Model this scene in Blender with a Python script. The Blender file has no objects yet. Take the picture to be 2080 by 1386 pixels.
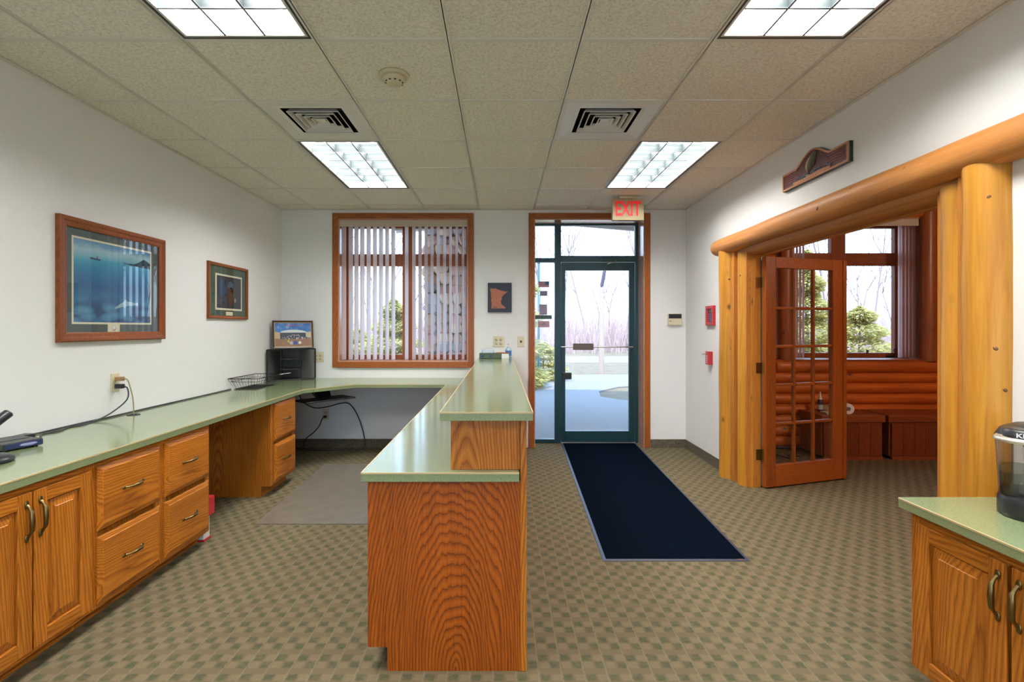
import bpy, bmesh, math, random
from mathutils import Vector, Matrix, noise
R = math.radians
random.seed(7)
sc = bpy.context.scene
COL = sc.collection

# ------------------------------------------------------------------ camera, world, sun, exposure
CAMZ = 1.349
cam_d = bpy.data.cameras.new('camera'); cam = bpy.data.objects.new('camera', cam_d); COL.objects.link(cam)
cam.location = (0, 0, CAMZ); cam.rotation_euler = (R(90), 0, 0)
cam_d.sensor_width = 36; cam_d.lens = 36 * 1006 / 2080
cam_d.shift_x = 23 / 2080; cam_d.shift_y = -27 / 2080; cam_d.clip_start = .02; cam_d.clip_end = 500
sc.camera = cam

SKY = 5.2
SUN = 5.5
LAMP = 98.0
LAMP_COL = (1.0, .985, .96)
EXPOSURE = 0.12

world = bpy.data.worlds.new('sky'); sc.world = world; world.use_nodes = True
wn = world.node_tree; wn.nodes.clear()
w_out = wn.nodes.new('ShaderNodeOutputWorld'); w_bg = wn.nodes.new('ShaderNodeBackground')
w_tc = wn.nodes.new('ShaderNodeTexCoord'); w_sep = wn.nodes.new('ShaderNodeSeparateXYZ'); w_ramp = wn.nodes.new('ShaderNodeValToRGB')
wn.links.new(w_tc.outputs['Generated'], w_sep.inputs[0]); wn.links.new(w_sep.outputs['Z'], w_ramp.inputs[0])
wn.links.new(w_ramp.outputs[0], w_bg.inputs[0]); wn.links.new(w_bg.outputs[0], w_out.inputs[0])
w_ramp.color_ramp.elements[0].color = (.62, .74, .95, 1); w_ramp.color_ramp.elements[0].position = 0
w_ramp.color_ramp.elements[1].color = (.34, .56, 1.0, 1); w_ramp.color_ramp.elements[1].position = 1
_e = w_ramp.color_ramp.elements.new(.28); _e.color = (.47, .70, 1.0, 1)
w_bg.inputs[1].default_value = SKY

sun_d = bpy.data.lights.new('sun', 'SUN'); sun_d.energy = SUN; sun_d.angle = R(.53); sun_d.color = (1, .94, .84)
sun = bpy.data.objects.new('sun', sun_d); COL.objects.link(sun)
sun.location = (0, -10, 20)
sun.rotation_euler = Vector((.12, .55, -.82)).to_track_quat('-Z', 'Y').to_euler()

sc.view_settings.view_transform = 'Standard'; sc.view_settings.look = 'None'
sc.view_settings.gamma = 1; sc.view_settings.use_curve_mapping = False
sc.view_settings.exposure = EXPOSURE
sc.cycles.use_denoising = True
try: sc.cycles.denoiser = 'OPENIMAGEDENOISE'
except Exception: pass
sc.cycles.max_bounces = 10; sc.cycles.diffuse_bounces = 6; sc.cycles.glossy_bounces = 4
sc.cycles.transmission_bounces = 6; sc.cycles.transparent_max_bounces = 16
sc.cycles.sample_clamp_indirect = 6; sc.cycles.caustics_reflective = False; sc.cycles.caustics_refractive = False

# ------------------------------------------------------------------ room dimensions (metres, camera above the origin)
YB = 5.567      # inner face of the window wall
YO = 5.90       # its outer face
XL, XR = -2.46, 2.08
ZC = 2.6716     # underside of the ceiling grid
YR = -3.4       # rear wall behind the photographer
XR2 = 2.25      # far face of the partition
XE = 6.6        # east wall of the log room

# ------------------------------------------------------------------ node helpers / materials
def new_mat(name):
    m = bpy.data.materials.new(name); m.use_nodes = True
    nt = m.node_tree; b = nt.nodes['Principled BSDF']
    return m, nt, b
def N(nt, t, **kw):
    n = nt.nodes.new(t)
    for k, v in kw.items():
        if hasattr(n, k) and not k.startswith('in_'): setattr(n, k, v)
    return n
def L(nt, a, b): nt.links.new(a, b)
def ramp(nt, src, stops):
    r = nt.nodes.new('ShaderNodeValToRGB'); cr = r.color_ramp
    while len(cr.elements) > 1: cr.elements.remove(cr.elements[-1])
    cr.elements[0].position = stops[0][0]; cr.elements[0].color = (*stops[0][1], 1)
    for p, c in stops[1:]:
        e = cr.elements.new(p); e.color = (*c, 1)
    L(nt, src, r.inputs[0]); return r.outputs[0]
def mix(nt, fac, a, b, mode='MIX'):
    m = nt.nodes.new('ShaderNodeMix'); m.data_type = 'RGBA'; m.blend_type = mode
    for sock, v in ((m.inputs[0], fac), (m.inputs[6], a), (m.inputs[7], b)):
        if isinstance(v, (int, float)): sock.default_value = v
        elif isinstance(v, tuple): sock.default_value = (*v, 1)
        else: L(nt, v, sock)
    return m.outputs[2]
def math_n(nt, op, a, b=None, c=None):
    m = nt.nodes.new('ShaderNodeMath'); m.operation = op
    for i, v in enumerate((a, b, c)):
        if v is None: continue
        if isinstance(v, (int, float)): m.inputs[i].default_value = v
        else: L(nt, v, m.inputs[i])
    return m.outputs[0]
def coords(nt, scale=(1, 1, 1), rot=(0, 0, 0), world=False, rnd=True):
    if world:
        src = nt.nodes.new('ShaderNodeNewGeometry').outputs['Position']
    else:
        src = nt.nodes.new('ShaderNodeTexCoord').outputs['Object']
        if rnd:
            oi = nt.nodes.new('ShaderNodeObjectInfo')
            cmb = nt.nodes.new('ShaderNodeCombineXYZ')
            L(nt, math_n(nt, 'MULTIPLY', oi.outputs['Random'], 7.3), cmb.inputs[0])
            L(nt, math_n(nt, 'MULTIPLY', oi.outputs['Random'], 11.9), cmb.inputs[1])
            L(nt, math_n(nt, 'MULTIPLY', oi.outputs['Random'], 5.1), cmb.inputs[2])
            va = nt.nodes.new('ShaderNodeVectorMath'); va.operation = 'ADD'
            L(nt, src, va.inputs[0]); L(nt, cmb.outputs[0], va.inputs[1]); src = va.outputs[0]
    mp = nt.nodes.new('ShaderNodeMapping'); L(nt, src, mp.inputs[0])
    mp.inputs['Scale'].default_value = scale; mp.inputs['Rotation'].default_value = rot
    return mp.outputs[0]
def tex_noise(nt, vec, scale, detail=2, rough=.5, dist=0):
    n = nt.nodes.new('ShaderNodeTexNoise'); L(nt, vec, n.inputs['Vector'])
    n.inputs['Scale'].default_value = scale; n.inputs['Detail'].default_value = detail
    n.inputs['Roughness'].default_value = rough; n.inputs['Distortion'].default_value = dist
    return n.outputs['Fac']
def bump(nt, b, h, strength=.2, dist=.002):
    bp = nt.nodes.new('ShaderNodeBump'); bp.inputs['Strength'].default_value = strength; bp.inputs['Distance'].default_value = dist
    L(nt, h, bp.inputs['Height']); L(nt, bp.outputs[0], b.inputs['Normal'])
def flat(name, col, rough=.5, metal=0, spec=.5, bump_s=0, bump_scale=60, var=0):
    m, nt, b = new_mat(name)
    b.inputs['Base Color'].default_value = (*col, 1); b.inputs['Roughness'].default_value = rough
    b.inputs['Metallic'].default_value = metal; b.inputs['Specular IOR Level'].default_value = spec
    if bump_s or var:
        v = coords(nt, rnd=False); n = tex_noise(nt, v, bump_scale, 3)
        if bump_s: bump(nt, b, n, bump_s, .003)
        if var:
            c = mix(nt, n, tuple(x * (1 - var) for x in col), tuple(min(1, x * (1 + var)) for x in col)); L(nt, c, b.inputs['Base Color'])
    return m
def emit(name, col, s):
    m, nt, b = new_mat(name); b.inputs['Base Color'].default_value = (*col, 1)
    b.inputs['Emission Color'].default_value = (*col, 1); b.inputs['Emission Strength'].default_value = s
    return m

def oak(name, axis, dark=(.20, .052, .005), mid=(.44, .142, .012), light=(.58, .215, .024), spacing=.011, tilt=.10, rough=.38, coat=.07, center=None, amp=1.0, dens=1.0):
    """flat-sawn grain: rings round an axis that lies close to the board and leans along it"""
    m, nt, b = new_mat(name)
    tc = nt.nodes.new('ShaderNodeTexCoord').outputs['Object']; sp = nt.nodes.new('ShaderNodeSeparateXYZ'); L(nt, tc, sp.inputs[0])
    ax = [k for k in (0, 1, 2) if k != axis]; al = sp.outputs[axis]
    rnd = nt.nodes.new('ShaderNodeObjectInfo').outputs['Random']
    def rr(k, lo, hi): return math_n(nt, 'ADD', math_n(nt, 'MULTIPLY', math_n(nt, 'FRACT', math_n(nt, 'MULTIPLY', rnd, k)), hi - lo), lo)
    c1 = center[0] if center else rr(37.3, -.16, .16); c2 = center[1] if center else rr(91.7, .03, .16)
    s3 = [1, 1, 1]; s3[axis] = .13
    v3 = coords(nt, tuple(s3))
    n1 = tex_noise(nt, v3, 5, 2, .5); n2 = tex_noise(nt, v3, 34, 3, .6)
    p = math_n(nt, 'ADD', sp.outputs[ax[0]], c1); q = math_n(nt, 'ADD', math_n(nt, 'ADD', sp.outputs[ax[1]], c2), math_n(nt, 'MULTIPLY', al, tilt))
    r = math_n(nt, 'SQRT', math_n(nt, 'ADD', math_n(nt, 'MULTIPLY', p, p), math_n(nt, 'MULTIPLY', q, q)))
    r = math_n(nt, 'ADD', r, math_n(nt, 'MULTIPLY', n1, .075 * amp)); r = math_n(nt, 'ADD', r, math_n(nt, 'MULTIPLY', n2, .010 * amp))
    f = math_n(nt, 'FRACT', math_n(nt, 'DIVIDE', r, spacing))
    s2 = [1, 1, 1]; s2[axis] = .022
    v2 = coords(nt, tuple(s2))
    pores = tex_noise(nt, v2, 300, 2, .65); streak = tex_noise(nt, v2, 70, 3, .6)
    big = tex_noise(nt, v3, 3.2, 2, .5)
    soft = tuple(.5 * x + .5 * y for x, y in zip(mid, dark))
    c = ramp(nt, f, [(0, dark), (.10, mid), (.45, light), (.72, mid), (.93, soft), (1, dark)])
    c = mix(nt, .42 * dens if dens < 2.3 else .95, mid, c)
    mm = nt.nodes.new('ShaderNodeMapRange'); L(nt, big, mm.inputs[0]); mm.inputs[1].default_value = .3; mm.inputs[2].default_value = .7
    mm.inputs[3].default_value = .84; mm.inputs[4].default_value = 1.14
    hs = nt.nodes.new('ShaderNodeHueSaturation'); L(nt, c, hs.inputs['Color']); L(nt, mm.outputs[0], hs.inputs['Value'])
    c = mix(nt, .55, hs.outputs[0], ramp(nt, streak, [(.36, (.70, .60, .52)), (.56, (1, 1, 1))]), 'MULTIPLY')
    c = mix(nt, .6, c, ramp(nt, pores, [(.36, (.60, .52, .46)), (.50, (1, 1, 1))]), 'MULTIPLY')
    L(nt, c, b.inputs['Base Color']); b.inputs['Roughness'].default_value = rough
    b.inputs['Coat Weight'].default_value = coat; b.inputs['Coat Roughness'].default_value = .18; b.inputs['Specular IOR Level'].default_value = .32
    bump(nt, b, pores, .06, .001)
    return m
def logwood(name, axis, c1, c2, knot=(.16, .06, .015), rough=.45, coat=.1):
    m, nt, b = new_mat(name)
    s = [1, 1, 1]; s[axis] = .045
    st = tex_noise(nt, coords(nt, tuple(s)), 38, 4, .6, .6)
    s3 = [1, 1, 1]; s3[axis] = .25
    big = tex_noise(nt, coords(nt, tuple(s3)), 5, 3, .5)
    c = ramp(nt, st, [(.30, c1), (.62, c2)])
    mm = nt.nodes.new('ShaderNodeMapRange'); L(nt, big, mm.inputs[0]); mm.inputs[1].default_value = .3; mm.inputs[2].default_value = .7
    mm.inputs[3].default_value = .80; mm.inputs[4].default_value = 1.12
    hs = nt.nodes.new('ShaderNodeHueSaturation'); L(nt, c, hs.inputs['Color']); L(nt, mm.outputs[0], hs.inputs['Value'])
    s4 = [1, 1, 1]; s4[axis] = .6
    vo = nt.nodes.new('ShaderNodeTexVoronoi'); L(nt, coords(nt, tuple(s4)), vo.inputs['Vector']); vo.inputs['Scale'].default_value = 5.5
    kf = ramp(nt, vo.outputs['Distance'], [(.05, (1, 1, 1)), (.085, (.35, .35, .35)), (.15, (0, 0, 0))])
    c = mix(nt, kf, hs.outputs[0], knot)
    L(nt, c, b.inputs['Base Color']); b.inputs['Roughness'].default_value = rough
    b.inputs['Coat Weight'].default_value = coat; b.inputs['Coat Roughness'].default_value = .2
    bump(nt, b, st, .12, .002)
    return m

M = {}
OK = dict()
M['oak_z'] = oak('oak_upright', 2, dens=1.7); M['oak_y'] = oak('oak_along', 1, dens=1.7); M['oak_x'] = oak('oak_across', 0, dens=1.7)
M['oak_end'] = oak('oak_cathedral', 2, dark=(.125, .024, .002), mid=(.34, .074, .004), light=(.42, .104, .007), spacing=.0115, tilt=.30, center=(-.045, .12), amp=1.6, dens=2.3)
_t = ((.17, .045, .01), (.33, .095, .018), (.42, .14, .03))
M['trim_z'] = oak('oak_trim_upright', 2, *_t, dens=1.3); M['trim_x'] = oak('oak_trim_across', 0, *_t, dens=1.3)
_t = ((.18, .045, .014), (.30, .080, .026), (.36, .11, .034))
M['sash_z'] = oak('sash_wood_upright', 2, *_t, dens=.8); M['sash_x'] = oak('sash_wood_across', 0, *_t, dens=.8)
_t = ((.21, .046, .007), (.31, .078, .011), (.38, .108, .016))
M['fir_z'] = oak('fir_upright', 2, *_t, spacing=.006, dens=1.0); M['fir_x'] = oak('fir_across', 0, *_t, spacing=.006, dens=1.0)
M['pine_z'] = logwood('pine_log_upright', 2, (.43, .162, .009), (.59, .270, .025))
M['pine_y'] = logwood('pine_log_along', 1, (.40, .145, .028), (.52, .215, .050), rough=.55, coat=.08)
M['log_x'] = logwood('cedar_log_across', 0, (.42, .085, .008), (.60, .155, .018), (.07, .02, .008))
M['log_y'] = logwood('cedar_log_along', 1, (.42, .085, .008), (.60, .155, .018), (.07, .02, .008))
M['log_z'] = logwood('cedar_log_upright', 2, (.22, .05, .010), (.36, .10, .018), (.07, .02, .008))
_t = ((.38, .13, .016), (.52, .205, .030), (.60, .26, .045))
M['reveal_z'] = oak('varnish_glare_reveal_upright', 2, (.38, .17, .09), (.56, .30, .18), (.64, .37, .24), dens=.8, rough=.25, coat=1.0); M['reveal_x'] = oak('varnish_glare_reveal_across', 0, (.38, .17, .09), (.56, .30, .18), (.64, .37, .24), dens=.8, rough=.25, coat=1.0)  # reveals coloured paler to stand in for sky glare on their varnish
M['jamb_z'] = oak('fir_jamb_upright', 2, *_t, spacing=.006, dens=.9); M['jamb_y'] = oak('fir_jamb_along', 1, *_t, spacing=.006, dens=.9)
M['chest_z'] = oak('cedar_board', 2, (.10, .026, .008), (.20, .052, .015), (.26, .075, .022), rough=.5, coat=.05); M['chest_x'] = oak('cedar_lid', 0, (.16, .042, .012), (.26, .072, .022), (.33, .10, .03), rough=.42)
M['frame_z'] = oak('picture_moulding', 2, (.12, .03, .008), (.26, .07, .016), (.34, .105, .028), spacing=.007)

def wall_mat():
    m, nt, b = new_mat('painted_wall')
    v = coords(nt, world=True)
    n = tex_noise(nt, v, 95, 3, .6); n2 = tex_noise(nt, v, 1.3, 2)
    c = mix(nt, n2, (.78, .785, .77), (.82, .83, .815)); L(nt, c, b.inputs['Base Color'])
    b.inputs['Roughness'].default_value = .55; b.inputs['Specular IOR Level'].default_value = .35
    bump(nt, b, n, .22, .004); return m
M['wall'] = wall_mat()
def carpet_mat():
    m, nt, b = new_mat('patterned_carpet')
    v = coords(nt, world=True)
    sep = nt.nodes.new('ShaderNodeSeparateXYZ')
    jit = nt.nodes.new('ShaderNodeTexNoise'); L(nt, v, jit.inputs['Vector']); jit.inputs['Scale'].default_value = 70; jit.inputs['Detail'].default_value = 2
    jv = nt.nodes.new('ShaderNodeVectorMath'); jv.operation = 'SCALE'; L(nt, jit.outputs['Color'], jv.inputs[0]); jv.inputs['Scale'].default_value = .016
    av = nt.nodes.new('ShaderNodeVectorMath'); av.operation = 'ADD'; L(nt, v, av.inputs[0]); L(nt, jv.outputs[0], av.inputs[1])
    L(nt, av.outputs[0], sep.inputs[0])
    u = math_n(nt, 'FRACT', math_n(nt, 'DIVIDE', math_n(nt, 'ADD', sep.outputs['X'], 20), .089))
    w = math_n(nt, 'FRACT', math_n(nt, 'DIVIDE', math_n(nt, 'ADD', sep.outputs['Y'], 20), .115))
    def box1(x, c_, h_):
        d = math_n(nt, 'ABSOLUTE', math_n(nt, 'SUBTRACT', x, c_)); r = nt.nodes.new('ShaderNodeMapRange'); r.interpolation_type = 'SMOOTHSTEP'
        L(nt, d, r.inputs[0]); r.inputs[1].default_value = h_ * 1.12; r.inputs[2].default_value = h_ * .72; r.inputs[3].default_value = 0; r.inputs[4].default_value = 1; return r.outputs[0]
    ua, ub = box1(u, .25, .22), box1(u, .75, .22); rowA, rowB = box1(w, .20, .175), box1(w, .58, .175)
    dark = math_n(nt, 'ADD', math_n(nt, 'MULTIPLY', ua, rowA), math_n(nt, 'MULTIPLY', ub, rowB))
    lite = math_n(nt, 'ADD', math_n(nt, 'MULTIPLY', ub, rowA), math_n(nt, 'MULTIPLY', ua, rowB))
    fine = tex_noise(nt, v, 420, 2, .7)
    patch = tex_noise(nt, v, 30, 2, .6)
    c = mix(nt, math_n(nt, 'MULTIPLY', lite, .42), (.150, .120, .070), (.235, .176, .108))
    dk = math_n(nt, 'MULTIPLY', dark, ramp(nt, patch, [(.3, (.22, .22, .22)), (.62, (.78, .78, .78))]))
    c = mix(nt, dk, c, (.062, .078, .042))
    line = math_n(nt, 'LESS_THAN', math_n(nt, 'ABSOLUTE', math_n(nt, 'SUBTRACT', u, .47)), .035)
    c = mix(nt, math_n(nt, 'MULTIPLY', line, .22), c, (.30, .27, .19))
    c = mix(nt, .8, c, ramp(nt, fine, [(.3, (.62, .60, .58)), (.68, (1.0, 1.0, 1.0))]), 'MULTIPLY')
    L(nt, c, b.inputs['Base Color']); b.inputs['Roughness'].default_value = .95; b.inputs['Specular IOR Level'].default_value = .08
    bump(nt, b, fine, .5, .004); return m
M['carpet'] = carpet_mat()
def base_carpet():
    m, nt, b = new_mat('carpet_base'); v = coords(nt, world=True)
    n = tex_noise(nt, v, 60, 3, .6); f = tex_noise(nt, v, 420, 2)
    c = ramp(nt, n, [(.3, (.055, .050, .032)), (.7, (.16, .13, .085))]); L(nt, c, b.inputs['Base Color'])
    b.inputs['Roughness'].default_value = .95; bump(nt, b, f, .4, .003); return m
M['carpet_base'] = base_carpet()
def tile_mat():
    m, nt, b = new_mat('fissured_tile'); v = coords(nt, world=True)
    n = tex_noise(nt, v, 75, 4, .65, .4); sp = nt.nodes.new('ShaderNodeTexVoronoi'); L(nt, v, sp.inputs['Vector']); sp.inputs['Scale'].default_value = 42
    pits = ramp(nt, sp.outputs['Distance'], [(.06, (.42, .40, .36)), (.15, (1, 1, 1))])
    c = ramp(nt, n, [(.33, (.64, .60, .53)), (.58, (.85, .815, .74))])
    c = mix(nt, .7, c, pits, 'MULTIPLY'); L(nt, c, b.inputs['Base Color']); b.inputs['Roughness'].default_value = .9
    b.inputs['Specular IOR Level'].default_value = .2
    bump(nt, b, n, .45, .006); return m
M['tile'] = tile_mat()
M['grid'] = flat('grid_bar_white', (.70, .67, .61), .42)
def laminate(name, c1, c2, rough=.17):
    m, nt, b = new_mat(name); v = coords(nt, world=True)
    n = tex_noise(nt, v, 330, 2, .7); n2 = tex_noise(nt, v, 25, 3)
    c = ramp(nt, n, [(.35, c1), (.65, c2)]); c = mix(nt, math_n(nt, 'MULTIPLY', n2, .25), c, (.30, .30, .17))
    L(nt, c, b.inputs['Base Color']); b.inputs['Roughness'].default_value = rough; b.inputs['Specular IOR Level'].default_value = .8; b.inputs['Coat Weight'].default_value = .35; b.inputs['Coat Roughness'].default_value = .12
    return m
M['lam'] = laminate('green_laminate', (.14, .195, .088), (.255, .315, .165))
M['lam_edge'] = flat('laminate_edge_strip', (.50, .39, .20), .4)
M['brass'] = flat('antique_brass', (.22, .155, .055), .32, 1.0)
M['black'] = flat('black_plastic', (.012, .013, .016), .35)
M['blackmetal'] = flat('black_wire', (.012, .012, .013), .4, .3)
M['dark'] = flat('dark_cavity', (.03, .028, .025), .8)
M['alm'] = flat('almond_plastic', (.66, .60, .42), .4)
M['ivory'] = flat('ivory_plastic', (.60, .54, .36), .42)
M['slot'] = flat('slot_dark', (.08, .06, .04), .6)
M['white'] = flat('white_plastic', (.80, .80, .78), .4)
M['enamel'] = flat('white_enamel', (.70, .69, .66), .35)
M['teal'] = flat('dark_green_metal', (.012, .050, .062), .32, .25)
M['chrome'] = flat('brushed_steel', (.62, .60, .58), .28, 1.0)
M['red'] = flat('red_enamel', (.45, .018, .028), .35)
M['redwhite'] = flat('white_card', (.66, .66, .64), .5)
M['navy'] = flat('navy_plastic', (.012, .028, .09), .3)
M['matblack'] = None
def mat_pile():
    m, nt, b = new_mat('mat_pile'); v = coords(nt, world=True); n = tex_noise(nt, v, 300, 3, .7)
    c = ramp(nt, n, [(.3, (.0012, .0022, .0050)), (.7, (.0040, .0075, .0150))]); L(nt, c, b.inputs['Base Color']); b.inputs['Roughness'].default_value = .9; b.inputs['Specular IOR Level'].default_value = .0
    bump(nt, b, n, .5, .004); return m
M['pile'] = mat_pile()
M['rubber'] = flat('mat_rubber', (.03, .036, .06), .45)
def chairmat():
    m, nt, b = new_mat('chair_mat_vinyl'); v = coords(nt, world=True); n = tex_noise(nt, v, 9, 4, .6); f = tex_noise(nt, v, 320, 2)
    c = ramp(nt, n, [(.3, (.115, .100, .078)), (.7, (.165, .140, .110))]); L(nt, c, b.inputs['Base Color']); b.inputs['Roughness'].default_value = .38
    bump(nt, b, f, .25, .002); return m
M['chairmat'] = chairmat()
def glass(name, tint=(1, 1, 1), gl_rough=0.0, ior=1.5):
    m = bpy.data.materials.new(name); m.use_nodes = True; nt = m.node_tree; nt.nodes.clear()
    o = nt.nodes.new('ShaderNodeOutputMaterial'); t = nt.nodes.new('ShaderNodeBsdfTransparent'); g = nt.nodes.new('ShaderNodeBsdfGlossy')
    lw = nt.nodes.new('ShaderNodeLayerWeight'); lw.inputs['Blend'].default_value = .5; mx = nt.nodes.new('ShaderNodeMixShader')
    f0 = ((ior - 1) / (ior + 1)) ** 2 * 1.8      # two faces of a thin sheet
    fr = math_n(nt, 'ADD', math_n(nt, 'MULTIPLY', math_n(nt, 'POWER', lw.outputs['Facing'], 5), 1 - f0), f0)
    t.inputs[0].default_value = (*tint, 1); g.inputs['Roughness'].default_value = gl_rough
    L(nt, fr, mx.inputs[0]); L(nt, t.outputs[0], mx.inputs[1]); L(nt, g.outputs[0], mx.inputs[2]); L(nt, mx.outputs[0], o.inputs[0])
    return m
M['glass'] = glass('window_glass', (.96, .98, .98))
M['pglass'] = glass('picture_glass', (.97, .98, .98))
M['smoke'] = glass('smoked_plastic', (.70, .68, .65), .05)
M['water'] = glass('water_in_tank', (.55, .62, .60), .02, 1.33)
M['clear'] = glass('clear_plastic', (.86, .90, .92), .05)
def vane_mat(name, c, tl=.38):
    m = bpy.data.materials.new(name); m.use_nodes = True; nt = m.node_tree; b = nt.nodes['Principled BSDF']
    b.inputs['Base Color'].default_value = (*c, 1); b.inputs['Roughness'].default_value = .5
    t = nt.nodes.new('ShaderNodeBsdfTranslucent'); t.inputs[0].default_value = (*c, 1); mx = nt.nodes.new('ShaderNodeMixShader'); mx.inputs[0].default_value = tl
    o = nt.nodes['Material Output']; L(nt, b.outputs[0], mx.inputs[1]); L(nt, t.outputs[0], mx.inputs[2]); L(nt, mx.outputs[0], o.inputs[0]); return m
M['vane'] = vane_mat('blind_vane', (.86, .79, .78), .5); M['vane2'] = vane_mat('blind_vane_rose', (.72, .52, .47), .3)
M['valance'] = flat('blind_valance', (.50, .42, .33), .5)
M['louver'] = vane_mat('troffer_louver', (.052, .066, .070), .05)
M['louver_edge'] = flat('louver_edge', (.10, .11, .12), .5)
def mesh_cloth():
    m = bpy.data.materials.new('perforated_steel'); m.use_nodes = True; nt = m.node_tree; b = nt.nodes['Principled BSDF']
    b.inputs['Base Color'].default_value = (.010, .012, .011, 1); b.inputs['Roughness'].default_value = .45
    t = nt.nodes.new('ShaderNodeBsdfTransparent'); mx = nt.nodes.new('ShaderNodeMixShader'); mx.inputs[0].default_value = .34
    o = nt.nodes['Material Output']; L(nt, b.outputs[0], mx.inputs[1]); L(nt, t.outputs[0], mx.inputs[2]); L(nt, mx.outputs[0], o.inputs[0]); return m
M['perf'] = mesh_cloth()

# ------------------------------------------------------------------ mesh builder
class MB:
    def __init__(s, xf=None): s.v = []; s.f = []; s.s = []; s.xf = xf
    def add(s, vs, fs, smooth=False):
        o = len(s.v)
        s.v += [tuple(s.xf(*p)) if s.xf else tuple(p) for p in vs]
        for f in fs: s.f.append(tuple(i + o for i in f)); s.s.append(smooth)
        return s
    def box(s, x0, x1, y0, y1, z0, z1):
        return s.add([(x0, y0, z0), (x1, y0, z0), (x1, y1, z0), (x0, y1, z0), (x0, y0, z1), (x1, y0, z1), (x1, y1, z1), (x0, y1, z1)],
                     [(0, 3, 2, 1), (4, 5, 6, 7), (0, 1, 5, 4), (1, 2, 6, 5), (2, 3, 7, 6), (3, 0, 4, 7)])
    def quad(s, a, b, c, d): return s.add([a, b, c, d], [(0, 1, 2, 3)])
    def prism(s, poly, z0, z1):          # polygon in x,y
        n = len(poly)
        return s.add([(x, y, z0) for x, y in poly] + [(x, y, z1) for x, y in poly],
                     [tuple(range(n - 1, -1, -1)), tuple(range(n, 2 * n))] + [(i, (i + 1) % n, n + (i + 1) % n, n + i) for i in range(n)])
    def prism_axis(s, poly, a0, a1, axis):   # polygon extruded along x (poly=(y,z)) or y (poly=(x,z))
        n = len(poly)
        mk = (lambda a, p: (a, p[0], p[1])) if axis == 0 else (lambda a, p: (p[0], a, p[1]))
        return s.add([mk(a0, p) for p in poly] + [mk(a1, p) for p in poly],
                     [tuple(range(n - 1, -1, -1)), tuple(range(n, 2 * n))] + [(i, (i + 1) % n, n + (i + 1) % n, n + i) for i in range(n)])
    def rings(s, rings, closed=True, caps=True, smooth=True):
        n = len(rings[0]); vs = [p for r in rings for p in r]; fs = []
        for k in range(len(rings) - 1):
            for i in range(n if closed else n - 1):
                j = (i + 1) % n
                fs.append((k * n + i, k * n + j, (k + 1) * n + j, (k + 1) * n + i))
        s.add(vs, fs, smooth)
        if caps:
            s.add(rings[0], [tuple(range(n - 1, -1, -1))]); s.add(rings[-1], [tuple(range(n))])
        return s
    def tube(s, pts, r, seg=8, caps=True, smooth=True):
        pts = [Vector(p) for p in pts]; rr = r if isinstance(r, (list, tuple)) else [r] * len(pts)
        rings = []; up = None
        for i, p in enumerate(pts):
            d = (pts[min(i + 1, len(pts) - 1)] - pts[max(i - 1, 0)])
            d = d.normalized() if d.length > 1e-9 else Vector((0, 0, 1))
            if up is None: up = Vector((0, 0, 1)) if abs(d.z) < .9 else Vector((1, 0, 0))
            a = d.cross(up)
            if a.length < 1e-6: a = d.orthogonal()
            a.normalize(); b = a.cross(d).normalized(); up = b
            rings.append([tuple(p + (a * math.cos(t) + b * math.sin(t)) * rr[i]) for t in [2 * math.pi * k / seg for k in range(seg)]])
        return s.rings(rings, True, caps, smooth)
    def lathe(s, prof, c, seg=24, axis=2, caps=True):
        rings = []
        for r, h in prof:
            rg = []
            for k in range(seg):
                t = 2 * math.pi * k / seg; a, b = r * math.cos(t), r * math.sin(t)
                rg.append({2: (c[0] + a, c[1] + b, c[2] + h), 1: (c[0] + a, c[1] + h, c[2] + b), 0: (c[0] + h, c[1] + a, c[2] + b)}[axis])
            rings.append(rg)
        return s.rings(rings, True, caps, True)
    def ell(s, c, r, seg=10, rg=6):
        rings = []
        for i in range(1, rg):
            p = math.pi * i / rg
            rings.append([(c[0] + r[0] * math.sin(p) * math.cos(2 * math.pi * k / seg), c[1] + r[1] * math.sin(p) * math.sin(2 * math.pi * k / seg), c[2] + r[2] * math.cos(p)) for k in range(seg)])
        return s.rings(rings)
    def log(s, p0, p1, r0, r1, seg=18, n=14, wob=.05, seed=0, dome=0.0):
        p0, p1 = Vector(p0), Vector(p1); d = (p1 - p0).normalized(); ln = (p1 - p0).length
        a = d.orthogonal().normalized(); b = d.cross(a); rings = []
        ts = [k / (n - 1) for k in range(n)]
        if dome: ts = [0.0, dome * .15 / ln, dome * .5 / ln] + [dome / ln + (1 - 2 * dome / ln) * t for t in ts] + [1 - dome * .5 / ln, 1 - dome * .15 / ln, 1.0]
        for t in ts:
            r = r0 + (r1 - r0) * t; c = p0 + (p1 - p0) * t
            if dome:
                e = min(t, 1 - t) * ln
                if e < dome: r *= .72 + .28 * math.sqrt(max(0, 1 - (1 - e / dome) ** 2))
            rg = []
            for k in range(seg):
                th = 2 * math.pi * k / seg; q = a * math.cos(th) + b * math.sin(th)
                w = 1 + wob * noise.noise(Vector((q.x * .9 + seed * 3.1, q.y * .9 + t * ln * 2.4, q.z * .9 + seed)))
                rg.append(tuple(c + q * r * w))
            rings.append(rg)
        return s.rings(rings)

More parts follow.
